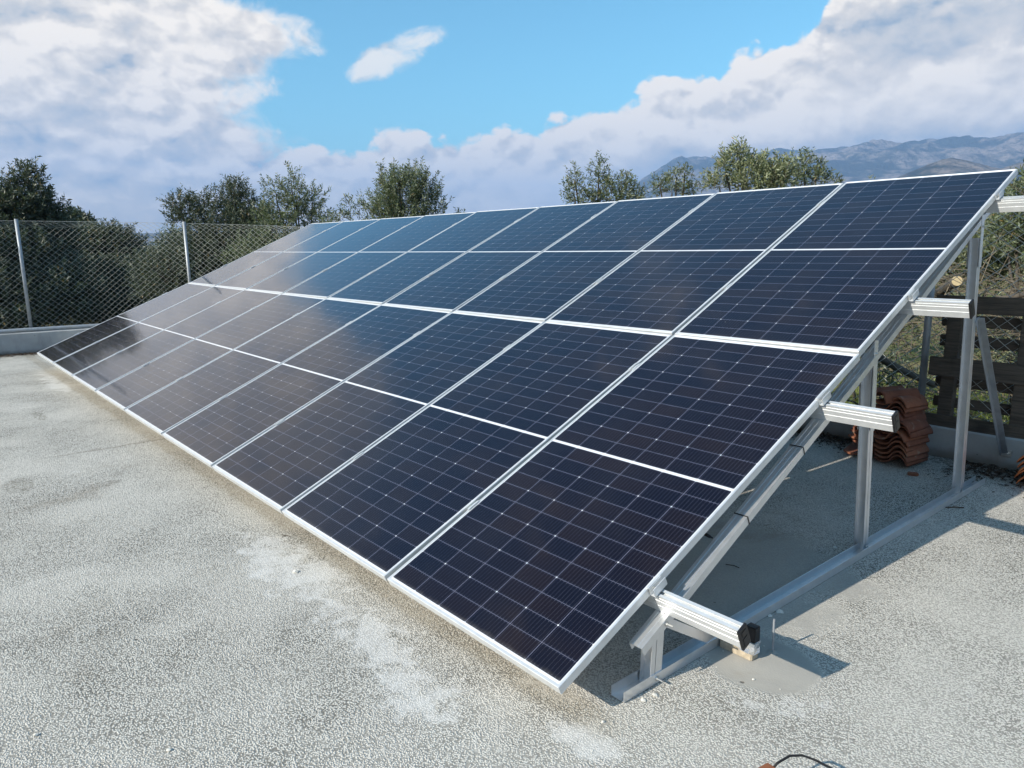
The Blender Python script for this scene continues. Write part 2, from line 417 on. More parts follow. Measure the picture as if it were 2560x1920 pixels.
def ground_mat():
    m, T, b = new_mat("roof_screed")
    p = world_pos(T); x, y, z = T.sep(p)[:3]
    big = T.noise(p, 0.55, 6, 0.6, 0.3); mid = T.noise(p, 2.3, 6, 0.62, 0.2); fine = T.noise(p, 150, 3, 0.65)
    g1 = T.new('ShaderNodeTexVoronoi'); g1.inputs['Scale'].default_value = 140; g1.inputs['Randomness'].default_value = 1.0; T.l.new(p, g1.inputs['Vector'])
    g2 = T.new('ShaderNodeTexVoronoi'); g2.inputs['Scale'].default_value = 70; T.l.new(p, g2.inputs['Vector'])
    base = T.mix(T.lin(big, 0.3, 0.7), (0.56, 0.54, 0.49), (0.62, 0.60, 0.55))
    base = T.mix(T.smooth(mid, 0.45, 0.7, 0, 0.5), base, (0.50, 0.485, 0.445))
    # white laitance: smooth pale patches where cement has been smeared
    w1 = T.noise(p, 1.05, 7, 0.66, 0.5)
    # a smooth trowelled grey patch beside the anchor and under the array
    def blob(cx, cy, rx, ry, wob=0.9, lo=1.15, hi=0.75):
        r = T.m('SQRT', T.m('ADD', T.m('POWER', T.m('DIVIDE', T.m('SUBTRACT', x, cx), rx), 2.0), T.m('POWER', T.m('DIVIDE', T.m('SUBTRACT', y, cy), ry), 2.0)))
        return T.smooth(T.m('ADD', r, T.m('MULTIPLY', T.m('SUBTRACT', mid, 0.5), wob)), lo, hi)
    n8 = T.noise(p, 8, 6, 0.68, 0.4)
    def patch(cx, cy, rx, ry):
        r = T.m('SQRT', T.m('ADD', T.m('POWER', T.m('DIVIDE', T.m('SUBTRACT', x, cx), rx), 2.0), T.m('POWER', T.m('DIVIDE', T.m('SUBTRACT', y, cy), ry), 2.0)))
        return T.smooth(r, 1.5, 0.1)
    pm = None
    for q in ((8.5, -0.12, 0.9, 0.30), (9.35, -0.15, 0.75, 0.26), (9.85, -0.22, 0.42, 0.24), (10.12, 0.14, 0.32, 0.12), (10.45, 0.03, 0.22, 0.14), (10.70, 0.62, 0.14, 0.08), (10.86, 0.78, 0.16, 0.20), (1.2, 0.0, 1.6, 0.22)):
        t_ = patch(*q); pm = t_ if pm is None else T.m('MAXIMUM', pm, t_)
    lait = T.smooth(T.m('ADD', T.m('MULTIPLY', pm, 0.75), T.m('ADD', T.m('MULTIPLY', T.m('SUBTRACT', n8, 0.5), 1.5), T.m('MULTIPLY', T.m('SUBTRACT', w1, 0.5), 0.9))), 0.30, 0.85)
    lait = T.m('MULTIPLY', lait, 0.80)
    n40 = T.noise(p, 42, 4, 0.65)
    lait = T.m('MAXIMUM', lait, T.m('MULTIPLY', T.smooth(T.m('ADD', w1, T.m('MULTIPLY', T.m('SUBTRACT', n8, 0.5), 0.4)), 0.58, 0.74), 0.5))
    lait = T.m('MULTIPLY', lait, T.smooth(T.m('ADD', lait, T.m('MULTIPLY', T.m('SUBTRACT', n40, 0.5), 1.6)), 0.15, 0.55))
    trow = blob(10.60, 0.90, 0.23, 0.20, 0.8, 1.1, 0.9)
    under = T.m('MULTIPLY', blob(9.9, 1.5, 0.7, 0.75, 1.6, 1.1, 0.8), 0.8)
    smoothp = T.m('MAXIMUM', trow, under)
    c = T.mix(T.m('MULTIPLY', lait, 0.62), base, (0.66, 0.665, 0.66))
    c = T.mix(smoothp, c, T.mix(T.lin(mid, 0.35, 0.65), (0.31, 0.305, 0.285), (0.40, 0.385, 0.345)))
    # tan drip strip along the lower edge of the array
    strip = T.m('MULTIPLY', T.smooth(T.m('ABSOLUTE', T.m('SUBTRACT', y, T.m('ADD', 0.13, T.m('MULTIPLY', T.m('SUBTRACT', mid, 0.5), 0.14)))), 0.10, 0.04), T.smooth(x, 10.6, 10.3))
    c = T.mix(T.m('MULTIPLY', strip, 0.5), c, (0.36, 0.31, 0.225))
    # old stains, footprints, crack
    st = T.m('MAXIMUM', blob(3.3, -0.49, 0.26, 0.05), T.m('MAXIMUM', blob(6.2, -0.53, 0.07, 0.11), T.m('MAXIMUM', blob(5.8, -1.0, 0.22, 0.10, 1.5), blob(10.5, 0.385, 0.015, 0.012))))
    st = T.m('MULTIPLY', st, T.smooth(T.noise(p, 30, 5, 0.7), 0.36, 0.66))
    st2 = T.m('MULTIPLY', T.smooth(T.noise(T.xyz(x, y, 7.0), 0.9, 6, 0.7, 0.6), 0.56, 0.72), 0.55)
    c = T.mix(T.m('MULTIPLY', st, 0.75), c, (0.13, 0.115, 0.08))
    c = T.mix(st2, c, (0.27, 0.225, 0.17))
    crk = T.m('ABSOLUTE', T.m('SUBTRACT', T.m('SUBTRACT', x, 5.15), T.m('ADD', T.m('MULTIPLY', T.m('SUBTRACT', y, 0.1), 0.02), T.m('MULTIPLY', T.m('SUBTRACT', T.noise(p, 5, 5, 0.65), 0.5), 0.22))))
    crk = T.m('MULTIPLY', T.smooth(crk, 0.045, 0.004), T.m('MULTIPLY', T.smooth(y, -0.9, -0.5), T.smooth(y, 0.3, 0.15)))
    c = T.mix(T.m('MULTIPLY', crk, 0.5), c, (0.17, 0.145, 0.11))
    # dirt and leaf mould along the walls (distance stored from the wall line)
    dw = T.m('MINIMUM', T.m('SUBTRACT', 4.46, y), T.m('ADD', T.m('SUBTRACT', x, -2.12), T.m('MULTIPLY', T.m('MAXIMUM', y, -0.2), -0.30)))
    dn = T.noise(p, 7, 6, 0.7)
    dirt = T.smooth(T.m('ADD', dw, T.m('MULTIPLY', T.m('SUBTRACT', dn, 0.5), 0.75)), 0.36, 0.05)
    dirt = T.m('MULTIPLY', dirt, T.smooth(T.noise(p, 34, 4, 0.7), 0.36, 0.55))
    c = T.mix(T.m('MULTIPLY', dirt, 0.9), c, (0.045, 0.03, 0.02))
    # grains: light stones with dark pits between them
    rough_zone = T.m('SUBTRACT', 1.0, T.m('MAXIMUM', T.m('MULTIPLY', lait, 0.75), smoothp))
    grain = T.lin(g1.outputs['Distance'], 0.1, 0.62, 0.0, 1.0)
    gc = T.mix(0.5, T.new('ShaderNodeValue').outputs[0], g1.outputs['Color'])
    c = T.mix(T.m('MULTIPLY', T.m('MULTIPLY', T.smooth(T.m('ADD', grain, T.m('MULTIPLY', T.m('SUBTRACT', fine, 0.5), 0.5)), 0.60, 0.95), T.lin(T.noise(p, 1.4, 5, 0.6), 0.38, 0.64, 0.48, 0.95)), rough_zone), c, (0.12, 0.115, 0.10))
    c = T.mix(T.m('MULTIPLY', T.smooth(T.sep(g1.outputs['Color'])[0], 0.72, 1.0), T.m('MULTIPLY', rough_zone, 0.55)), c, (0.66, 0.65, 0.60))
    pits = T.new('ShaderNodeTexVoronoi'); pits.inputs['Scale'].default_value = 26; T.l.new(p, pits.inputs['Vector'])
    pt = T.m('MULTIPLY', T.smooth(pits.outputs['Distance'], 0.10, 0.04), T.m('GREATER_THAN', T.sep(pits.outputs['Color'])[1], 0.72))
    p2 = T.new('ShaderNodeTexVoronoi'); p2.inputs['Scale'].default_value = 6.5; T.l.new(p, p2.inputs['Vector'])
    pt2 = T.m('MULTIPLY', T.smooth(T.m('ADD', p2.outputs['Distance'], T.m('MULTIPLY', T.m('SUBTRACT', T.noise(p, 60, 3, 0.6), 0.5), 0.08)), 0.065, 0.035), T.m('GREATER_THAN', T.sep(p2.outputs['Color'])[1], 0.70))
    pt = T.m('MAXIMUM', pt, pt2)
    c = T.mix(T.m('MULTIPLY', pt, 0.8), c, (0.09, 0.08, 0.065))
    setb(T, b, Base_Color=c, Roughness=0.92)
    b.inputs['Specular IOR Level'].default_value = 0.25
    h = T.m('MULTIPLY', T.m('ADD', T.m('SUBTRACT', 1.0, grain), T.m('MULTIPLY', fine, 0.6)), T.m('ADD', T.m('MULTIPLY', rough_zone, 0.95), 0.12))
    h = T.m('ADD', h, T.m('ADD', T.m('MULTIPLY', T.m('SUBTRACT', 1.0, g2.outputs['Distance']), T.m('MULTIPLY', rough_zone, 0.5)), T.m('MULTIPLY', pt, -0.8)))
    bump(T, b, h, 0.7, 0.0036)
    return m


def wall_mat():
    m, T, b = new_mat("cement_wall")
    p = world_pos(T); x, y, z = T.sep(p)[:3]
    n1 = T.noise(p, 2.2, 6, 0.65, 0.3); n2 = T.noise(T.xyz(x, y, T.m('MULTIPLY', z, 0.25)), 6.5, 5, 0.65); n3 = T.noise(p, 60, 4, 0.6)
    c = T.mix(T.lin(n1, 0.3, 0.7), (0.29, 0.30, 0.30), (0.42, 0.43, 0.43))
    c = T.mix(T.smooth(n2, 0.5, 0.75, 0, 0.5), c, (0.22, 0.22, 0.22))
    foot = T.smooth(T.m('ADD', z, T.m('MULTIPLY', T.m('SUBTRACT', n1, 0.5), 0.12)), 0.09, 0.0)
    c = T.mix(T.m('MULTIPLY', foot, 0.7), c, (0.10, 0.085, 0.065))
    pv = T.new('ShaderNodeTexVoronoi'); pv.inputs['Scale'].default_value = 17; T.l.new(p, pv.inputs['Vector'])
    pt = T.m('MULTIPLY', T.smooth(pv.outputs['Distance'], 0.13, 0.07), T.m('GREATER_THAN', T.sep(pv.outputs['Color'])[1], 0.8))
    c = T.mix(T.m('MULTIPLY', pt, 0.85), c, (0.06, 0.055, 0.05))
    lip = T.smooth(z, 0.215, 0.235)
    setb(T, b, Base_Color=c, Roughness=0.93)
    bump(T, b, T.m('ADD', T.m('MULTIPLY', n3, 0.6), T.m('ADD', n1, T.m('MULTIPLY', pt, -0.6))), 0.5, 0.006)
    return m


def soil_mat():
    m, T, b = new_mat("grove_ground")
    p = world_pos(T)
    n1 = T.noise(p, 0.35, 6, 0.6, 0.3); n2 = T.noise(p, 5, 6, 0.7); n3 = T.noise(p, 45, 4, 0.7)
    c = T.mix(T.smooth(n1, 0.42, 0.6), (0.10, 0.12, 0.035), (0.23, 0.18, 0.10))
    c = T.mix(T.smooth(n2, 0.45, 0.65, 0, 0.8), c, (0.055, 0.075, 0.022))
    c = T.mix(T.smooth(n3, 0.45, 0.7, 0, 0.7), c, (0.28, 0.24, 0.14))
    setb(T, b, Base_Color=c, Roughness=0.95); b.inputs['Specular IOR Level'].default_value = 0.1
    bump(T, b, T.m('ADD', n2, T.m('MULTIPLY', n3, 0.5)), 0.9, 0.05)
    return m


def rock_mat():
    m, T, b = new_mat("limestone_mountain_shaded")
    p = world_pos(T)
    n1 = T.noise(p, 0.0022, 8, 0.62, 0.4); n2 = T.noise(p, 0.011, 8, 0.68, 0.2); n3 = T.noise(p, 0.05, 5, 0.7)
    c = T.mix(T.smooth(T.m('ADD', n1, T.m('MULTIPLY', T.m('SUBTRACT', n2, 0.5), 0.8)), 0.42, 0.60), (0.035, 0.045, 0.04), (0.27, 0.235, 0.21))  # rock and scrub darkened: the cloud shadow is put into the colour
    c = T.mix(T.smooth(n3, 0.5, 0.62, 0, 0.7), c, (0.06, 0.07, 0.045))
    setb(T, b, Base_Color=c, Roughness=0.95); b.inputs['Specular IOR Level'].default_value = 0.1
    bump(T, b, n2, 1.0, 60.0)
    return m


def wood_mat(name, dark, light):
    m, T, b = new_mat(name)
    o = coords(T, 'Object'); x, y, z = T.sep(o)[:3]
    n1 = T.noise(T.xyz(T.m('MULTIPLY', x, 2.0), T.m('MULTIPLY', y, 30), T.m('MULTIPLY', z, 30)), 2.2, 6, 0.7, 0.4)
    n2 = T.noise(o, 4, 5, 0.65)
    c = T.mix(T.lin(n1, 0.3, 0.72), dark, light)
    c = T.mix(T.smooth(n2, 0.5, 0.72, 0, 0.6), c, tuple(v * 0.45 for v in dark))
    setb(T, b, Base_Color=c, Roughness=0.85)
    bump(T, b, n1, 0.5, 0.006)
    return m


def clay_mat(name, a, bcol):
    m, T, b = new_mat(name)
    p = world_pos(T); n1 = T.noise(p, 9, 6, 0.65, 0.3); n2 = T.noise(p, 70, 4, 0.65)
    oi = T.new('ShaderNodeObjectInfo').outputs['Random']
    c = T.mix(T.lin(T.m('ADD', n1, T.m('MULTIPLY', T.m('SUBTRACT', oi, 0.5), 0.5)), 0.25, 0.75), a, bcol)
    c = T.mix(T.smooth(T.noise(p, 14, 5, 0.7), 0.56, 0.72, 0, 0.55), c, (0.33, 0.29, 0.22))
    c = T.mix(T.smooth(n2, 0.6, 0.75, 0, 0.5), c, (0.07, 0.05, 0.04))
    setb(T, b, Base_Color=c, Roughness=0.88)
    bump(T, b, n2, 0.35, 0.004)
    return m


def leaf_mat(name, dark, light, silver):
    m, T, b = new_mat(name)
    g = T.new('ShaderNodeNewGeometry')
    r = g.outputs['Random Per Island']
    n = T.noise(g.outputs['Position'], 1.6, 4, 0.6)
    t = T.m('ADD', T.m('MULTIPLY', r, 0.7), T.m('MULTIPLY', T.m('SUBTRACT', n, 0.35), 0.8))
    c = T.mix(T.lin(t, 0.1, 0.95), dark, light)
    c = T.mix(T.m('MULTIPLY', g.outputs['Backfacing'], 0.75), c, silver)
    c = T.mix(T.m('MULTIPLY', T.m('GREATER_THAN', r, 0.975), 0.8), c, (0.20, 0.13, 0.04))
    setb(T, b, Base_Color=c, Roughness=0.5); b.inputs['Specular IOR Level'].default_value = 0.45
    tr = T.new('ShaderNodeBsdfTranslucent'); T.put(tr.inputs[0], T.mix(1.0, c, (1.0, 1.15, 0.6), 'MULTIPLY'))
    mx = T.new('ShaderNodeMixShader'); mx.inputs[0].default_value = 0.22
    out = T.n['Material Output']
    T.l.new(b.outputs[0], mx.inputs[1]); T.l.new(tr.outputs[0], mx.inputs[2]); T.l.new(mx.outputs[0], out.inputs[0])
    return m


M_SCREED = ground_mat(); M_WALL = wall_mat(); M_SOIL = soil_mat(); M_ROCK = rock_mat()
M_PALLET = wood_mat("weathered_dark_wood", (0.035, 0.028, 0.023), (0.135, 0.11, 0.085))
M_CLAY = clay_mat("old_clay", (0.16, 0.055, 0.032), (0.30, 0.115, 0.062))
M_CLAY2 = clay_mat("orange_clay", (0.42, 0.12, 0.04), (0.60, 0.20, 0.07))
M_BARK = plain("olive_bark", (0.085, 0.075, 0.062), 0.95, 0.4, 9, 0.8)
M_LEAF_D = leaf_mat("olive_leaf_shaded", (0.021, 0.032, 0.018), (0.072, 0.094, 0.050), (0.13, 0.16, 0.13))  # olive leaf darkened: shade on the left foliage is in the colour
M_LEAF_M = leaf_mat("olive_leaf", (0.045, 0.066, 0.026), (0.135, 0.17, 0.075), (0.22, 0.26, 0.19))
M_LEAF_S = leaf_mat("silver_olive_leaf", (0.08, 0.10, 0.045), (0.25, 0.28, 0.14), (0.34, 0.38, 0.27))
M_GRASS = leaf_mat("grass_blade", (0.05, 0.085, 0.012), (0.17, 0.22, 0.05), (0.14, 0.18, 0.05))

# ------------------------------------------------------------------ the array surface (slightly twisted, as installed)
W = 9 * PW + 8 * 0.02
GRV = 0.008                     # gap between the two rows
MV = PH + GRV / 2
TILT = 0.3857
_Q = dict(z0=0.2568, kink=0.019, twist=0.186, sag=-0.011, drop=-0.093)


def P3(u, v, n=0.0):
    n2 = _Q['kink'] * max(0, v - MV) + _Q['twist'] * (u / W) * (v / 4.576) + _Q['sag'] * (u / W) * (1 - u / W) * 4 + n
    return Vector((u, v * math.cos(TILT) - n2 * math.sin(TILT), v * math.sin(TILT) + n2 * math.cos(TILT) + _Q['z0'] + _Q['drop'] * u / W))


def frame_at(u, v, n=0.0):
    du = P3(u + .05, v, n) - P3(u - .05, v, n); dv = P3(u, v + .05, n) - P3(u, v - .05, n)
    ex = du.normalized(); nn = du.cross(dv).normalized(); ey = nn.cross(ex)
    return P3(u, v, n), ex, ey, nn


# ------------------------------------------------------------------ setting: roof, ground, hills
def fbm(p, o=6): return noise.fractal(Vector(p), 1.0, 2.0, o)


WALL = [(-3.4, -5.2), (-2.75, -3.2), (-2.36, -1.6), (-2.24, -0.9), (-2.19, -0.3), (-2.13, 0.15), (-2.06, 0.60), (-1.95, 1.15), (-1.78, 1.8), (-1.55, 2.5),
        (-1.25, 3.2), (-0.80, 3.85), (-0.35, 4.25), (0.4, 4.42), (3, 4.44), (6, 4.45), (9.2, 4.45), (10.5, 4.455), (12.5, 4.46), (16.0, 4.47)]
WALL_H = 0.235


def wall_h(p):                  # the left wall is a little taller than the back wall
    return 0.235 + 0.105 * max(0.0, min(1.0, (2.6 - p[0]) / 4.5))


def build_setting():
    # roof terrace slab with a thickness: its edge is under the walls
    pts = WALL + [(16.0, -9.0), (-3.4, -9.0)]
    vs = [(p[0], p[1], 0) for p in pts] + [(p[0], p[1], -0.5) for p in pts]
    n = len(pts); fs = [tuple(range(n - 1, -1, -1)), tuple(range(n, 2 * n))] + [(i, (i + 1) % n, n + (i + 1) % n, n + i) for i in range(n)]
    o = mesh_obj('roof_terrace', vs, fs, M_SCREED)
    bm = bmesh.new(); bm.from_mesh(o.data); bmesh.ops.recalc_face_normals(bm, faces=bm.faces)
    bmesh.ops.triangulate(bm, faces=[f for f in bm.faces if len(f.verts) > 4]); bm.to_mesh(o.data); bm.free()
    tag(o, kind='structure')
    # terrain: one sheet to the horizon, finer near the building
    vs = []; fs = []; rings = [0.0] + [5 * 1.16 ** i for i in range(52)]; na = 96
    for i, r in enumerate(rings):
        for k in range(na):
            a = 2 * math.pi * k / na; x = 5 + r * math.cos(a); y = 2 + r * math.sin(a)
            z = -0.85 + (0.18 * fbm((x * .12, y * .12, 3)) if r > 9 else 0) + (1.2 * fbm((x * .01, y * .01, 1)) * min(1, r / 300) if r > 60 else 0)
            if r > 200: z -= 0.003 * (r - 200) if r < 1200 else 3
            vs.append((x, y, z))
    for i in range(len(rings) - 1):
        for k in range(na):
            j = (k + 1) % na; fs.append((i * na + k, (i + 1) * na + k, (i + 1) * na + j, i * na + j))
    o = mesh_obj('ground', vs, fs, M_SOIL, smooth=True); tag(o, kind='structure')


build_setting()


def hill(name, az0, az1, r0, r1, top, seed, na=220, nr=60, rough=0.35, base=-6.0):
    """terrain ridge; top(az) is the crest elevation angle in degrees seen from the terrace"""
    vs = []; fs = []
    for j in range(nr):
        t = j / (nr - 1); r = r0 + (r1 - r0) * t
        for i in range(na):
            a = az0 + (az1 - az0) * i / (na - 1)
            x = CAMC.x + r * math.cos(R(a)); y = CAMC.y + r * math.sin(R(a))
            prof = math.sin(math.pi * min(1.0, t / 0.75) / 2) ** 1.3 if t < 0.75 else 1 - (t - 0.75) * 1.2
            rc = r0 + (r1 - r0) * 0.75
            hmax = rc * math.tan(R(max(0.02, top(a)))) + CAMC.z
            s = 1.0 / (r1 * 0.10)
            rg = noise.ridged_multi_fractal(Vector((x * s, y * s, seed)), 0.9, 2.1, 7, 1.0, 2.0)
            f = fbm((x * s * 3, y * s * 3, seed + 5), 6)
            h = hmax * prof * (1 + rough * ((rg - 1.2) * 0.35 + 0.25 * f) * (0.25 + 0.75 * math.sin(math.pi * min(1, t / 0.76))))
            vs.append((x, y, base + max(0, h) * 1.0))
    for j in range(nr - 1):
        for i in range(na - 1):
            b = j * na + i; fs.append((b, b + na, b + na + 1, b + 1))
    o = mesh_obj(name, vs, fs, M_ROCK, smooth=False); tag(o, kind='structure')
    return o


def lerp_tab(tab):
    def f(a):
        if a <= tab[0][0]: return tab[0][1]
        for (x0, y0), (x1, y1) in zip(tab, tab[1:]):
            if a <= x1: return y0 + (y1 - y0) * (a - x0) / (x1 - x0)
        return tab[-1][1]
    return f


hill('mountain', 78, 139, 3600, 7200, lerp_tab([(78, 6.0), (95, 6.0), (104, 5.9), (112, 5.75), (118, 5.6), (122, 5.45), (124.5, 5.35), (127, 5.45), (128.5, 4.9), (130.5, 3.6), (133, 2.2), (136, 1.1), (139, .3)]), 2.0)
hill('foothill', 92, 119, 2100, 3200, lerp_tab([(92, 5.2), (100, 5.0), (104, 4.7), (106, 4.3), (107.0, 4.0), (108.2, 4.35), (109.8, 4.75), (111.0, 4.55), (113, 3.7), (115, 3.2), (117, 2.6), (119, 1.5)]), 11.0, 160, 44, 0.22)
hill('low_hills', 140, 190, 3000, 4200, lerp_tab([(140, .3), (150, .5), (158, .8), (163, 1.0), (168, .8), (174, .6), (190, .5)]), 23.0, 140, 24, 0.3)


# ------------------------------------------------------------------ parapet wall with its pipe, fence
def offset_poly(pts, d):
    out = []
    for i, p in enumerate(pts):
        a = Vector(pts[max(i - 1, 0)]); b = Vector(pts[min(i + 1, len(pts) - 1)]); t = (b - a).normalized()
        nrm = Vector((-t.y, t.x)); out.append((p[0] + nrm.x * d, p[1] + nrm.y * d))
    return out


def build_wall():
    root = empty('parapet_wall', (0, 0, 0), 'low grey cement parapet wall running round the edge of the terrace', 'wall')
    dense = []
    for (a, b) in zip(WALL, WALL[1:]):
        L = math.dist(a, b); n = max(1, int(L / 0.18))
        dense += [(a[0] + (b[0] - a[0]) * k / n, a[1] + (b[1] - a[1]) * k / n) for k in range(n)]
    dense.append(WALL[-1])
    fr = []
    outer = offset_poly(dense, 0.20)
    vs = []; fs = []
    for i, (p, o) in enumerate(zip(dense, outer)):
        h = wall_h(p) + 0.006 * fbm((p[0] * 3, p[1] * 3, 0)); j = 0.006 * fbm((p[0] * 4, p[1] * 4, 9))
        vs += [(p[0] + j, p[1] + j, 0.002), (p[0] + j, p[1] - j, h * 0.5), (p[0] - j, p[1] + j, h - 0.012), (p[0] * .95 + o[0] * .05, p[1] * .95 + o[1] * .05, h),
               (p[0] * .05 + o[0] * .95, p[1] * .05 + o[1] * .95, h + 0.004), (o[0], o[1], h - 0.012), (o[0], o[1], -0.9)]
    k = 7
    for i in range(len(dense) - 1):
        for q in range(k - 1): fs.append((i * k + q, i * k + q + 1, (i + 1) * k + q + 1, (i + 1) * k + q))
    o = mesh_obj('wall_body', vs, fs, M_WALL, root)
    bm = bmesh.new(); bm.from_mesh(o.data); bmesh.ops.recalc_face_normals(bm, faces=bm.faces); bm.to_mesh(o.data); bm.free()


def resample(pts, step):
    out = []; acc = 0
    for a, b in zip(pts, pts[1:]):
        L = math.dist(a, b); n = max(1, round(L / step))
        out += [(a[0] + (b[0] - a[0]) * k / n, a[1] + (b[1] - a[1]) * k / n) for k in range(n)]
    out.append(pts[-1]); return out


FENCE_LINE = offset_poly(WALL, 0.13)


def fence_top(p): return 1.83 + 0.31 * max(0.0, min(1.0, (1.2 - p[0]) / 3.9))


def build_fence():
    root = empty('chain_link_fence', (0, 0, 0), 'galvanised chain link fence on round posts along the parapet wall', 'fence')
    line = resample(FENCE_LINE, 0.05)
    # arc length
    S = [0.0]
    for a, b in zip(line, line[1:]): S.append(S[-1] + math.dist(a, b))
    L = S[-1]; xs = np.array([p[0] for p in line]); ys = np.array([p[1] for p in line]); S = np.array(S)
    P = lambda s: (float(np.interp(s, S, xs)), float(np.interp(s, S, ys)))
    # posts
    post_s = []
    for tgt in [(-3.15, -4.6), (-2.86, -2.35), (-2.32, 0.26), (-1.55, 2.60), (0.75, 4.55), (2.7, 4.57), (4.7, 4.57), (7.2, 4.58), (9.74, 4.58), (12.2, 4.59), (14.8, 4.6)]:
        post_s.append(float(S[int(np.argmin([math.dist(tgt, p) for p in line]))]))
    for s in post_s:
        x, y = P(s); p = (x, y)
        h = wall_h(p)
        MB().tube([(x, y, h - 0.05), (x, y, fence_top(p) + 0.03)], 0.027, 12).build('post', M_GALV, root, True)
    # wires
    wb = MB()
    dx = 0.103
    dz = 0.088
    H = 2.0
    n = int(L / dx)
    slope = dz / dx
    for k in range(-28, n + 2):
        for sgn in (1, -1):
            pts = []
            s0 = k * dx
            # follow wire in short steps so that it bends with the fence line
            N = 14 if 4.5 < s0 < 13 else 5
            for i in range(N + 1):
                z = 0.02 + H * i / N
                s = s0 + sgn * (z / slope) + (0 if sgn == 1 else H / slope * 0)
                if s < 0.02 or s > L - 0.02: continue
                p = P(s); zb = wall_h(p) + 0.03; zt = fence_top(p)
                zz = zb + z
                if zz > zt: 
                    zz = zt
                    pts.append((p[0], p[1] + 0.0015 * sgn, zz)); break
                pts.append((p[0], p[1] + 0.0015 * sgn, zz))
            if len(pts) > 1: wb.tube(pts, 0.0012 if s0 < 9 else 0.0024, 3, False)
    o = mesh_obj('wire_mesh', wb.v, wb.f, M_WIRE, root)
    for zf, nm in ((0.0, 'top_wire'),):
        pts = []
        for s in np.arange(0.0, L, 0.25):
            p = P(s); zt = fence_top(p); zb = wall_h(p); pts.append((p[0], p[1], zt - (zt - zb) * zf))
        MB().tube(pts, 0.0024, 4).build(nm, M_WIRE, root)
    # the pipe lying along the wall top on the left side, clamped to the posts
    lp = [p for p in offset_poly(resample(WALL, 0.2), 0.075) if p[1] < 4.0 and p[0] < 0]
    pts = [(p[0], p[1], wall_h(p) + 0.040) for p in lp]
    t = MB().tube(pts, 0.030, 12).build('steel_pipe', M_GALV, None, True)
    tag(t, 'galvanised steel pipe lying along the top of the left parapet wall', 'pipe')


build_wall(); build_fence()


# ------------------------------------------------------------------ solar panels
def make_panel():
    root = empty('solar_panel', (0, 0, 0))
    L, S, Hh = 0.011, 0.011, 0.035
    f = MB()
    # frame: four profiles with an inner lip, mitred corners (outer ring, inner ring)
    def ring(a, z): return [(a, a, z), (PW - a, a, z), (PW - a, PH - a, z), (a, PH - a, z)]
    rings = [ring(0.0, -Hh), ring(0.0, -0.0015), ring(0.0015, 0.0), ring(L - 0.001, 0.0), ring(L, -0.001), ring(L, -0.006), ring(L - 0.006, -0.007), ring(0.003, -Hh + 0.002), ring(0.028, -Hh + 0.002), ring(0.028, -Hh)]
    vs = [v for r in rings for v in r]; fs = []
    for a in range(len(rings)):
        b = (a + 1) % len(rings)
        for i in range(4):
            j = (i + 1) % 4; fs.append((a * 4 + i, a * 4 + j, b * 4 + j, b * 4 + i))
    f.add(vs, fs)
    f.build('frame', M_ALU, root)
    z0, z1 = -0.0022, -0.0058; a = L - 0.0005
    g = MB(); g.add([(a, a, z0), (PW - a, a, z0), (PW - a, PH - a, z0), (a, PH - a, z0)], [(0, 1, 2, 3)])
    g.build('glass_face', M_CELLS, root)
    MB().add([(a, a, z1), (PW - a, a, z1), (PW - a, PH - a, z1), (a, PH - a, z1)], [(3, 2, 1, 0)]).build('backsheet', M_BACK, root)
    j = MB(); j.box((PW / 2, PH / 2, -0.0145), (0.11, 0.06, 0.016)); j.build('junction_box', M_BLACK, root, bevel=0.003)
    return root


def place_panels():
    proto = make_panel()
    first = True
    for row in range(2):
        for k in range(9):
            o = proto if first else copy_tree(proto); first = False
            u0 = k * (PW + 0.02); v0 = row * (PH + GRV)
            c = P3(u0 + PW / 2, v0 + PH / 2)
            du = P3(u0 + PW, v0 + PH / 2) - P3(u0, v0 + PH / 2); dv = P3(u0 + PW / 2, v0 + PH) - P3(u0 + PW / 2, v0)
            ex = du.normalized(); nn = du.cross(dv).normalized(); ey = nn.cross(ex)
            org = c - ex * PW / 2 - ey * PH / 2 + nn * rnd.uniform(-0.0015, 0.0015)
            M = Matrix((ex, ey, nn)).transposed().to_4x4(); M.translation = org
            o.matrix_world = M
            rn = 'lower' if row == 0 else 'upper'
            pos = {8: 'at the near right end', 0: 'at the far left end', 4: 'in the middle column'}.get(k)
            if pos is None:
                pos = ('%s column from the near right end' % ordinal(9 - k)) if k > 4 else ('%s column from the far left end' % ordinal(k + 1))
            tag(o, 'solar panel in the %s row, %s' % (rn, pos), 'solar panel', 'solar panels of the tilted array')


place_panels()

# ------------------------------------------------------------------ rails (purlins), clamps, support frames
PURL = [(0.527, 10.738, 'lowest'), (1.862, 10.697, 'second lowest'), (2.874, 10.657, 'second highest'), (4.165, 10.80, 'highest')]
PWD, PHT = 0.046, 0.086


def purlin_profile():
    w, h = PWD, PHT; r = 0.0016
    top = [(0, 0), (0.016, 0), (0.016, -0.004), (0.012, -0.004), (0.012, -0.011), (w - 0.012, -0.011), (w - 0.012, -0.004), (w - 0.016, -0.004), (w - 0.016, 0), (w, 0)]
    def side(x, s):
        pts = []; xx = x - s * 0.0045
        for zc in (-0.012, -0.026, -0.052, -0.068):
            pts += [(xx, zc + 0.0004), (xx + s * 0.0015, zc - 0.0006)]; xx += s * 0.0015
            if zc < -0.06: pts[-1] = (x, zc - 0.0006)
        return pts
    top[0] = (0.0045, 0); top[-1] = (w - 0.0045, 0)
    right = side(w, 1); left = [p for p in reversed(side(0, -1))]
    return top + right + [(w, -h), (0, -h)] + left


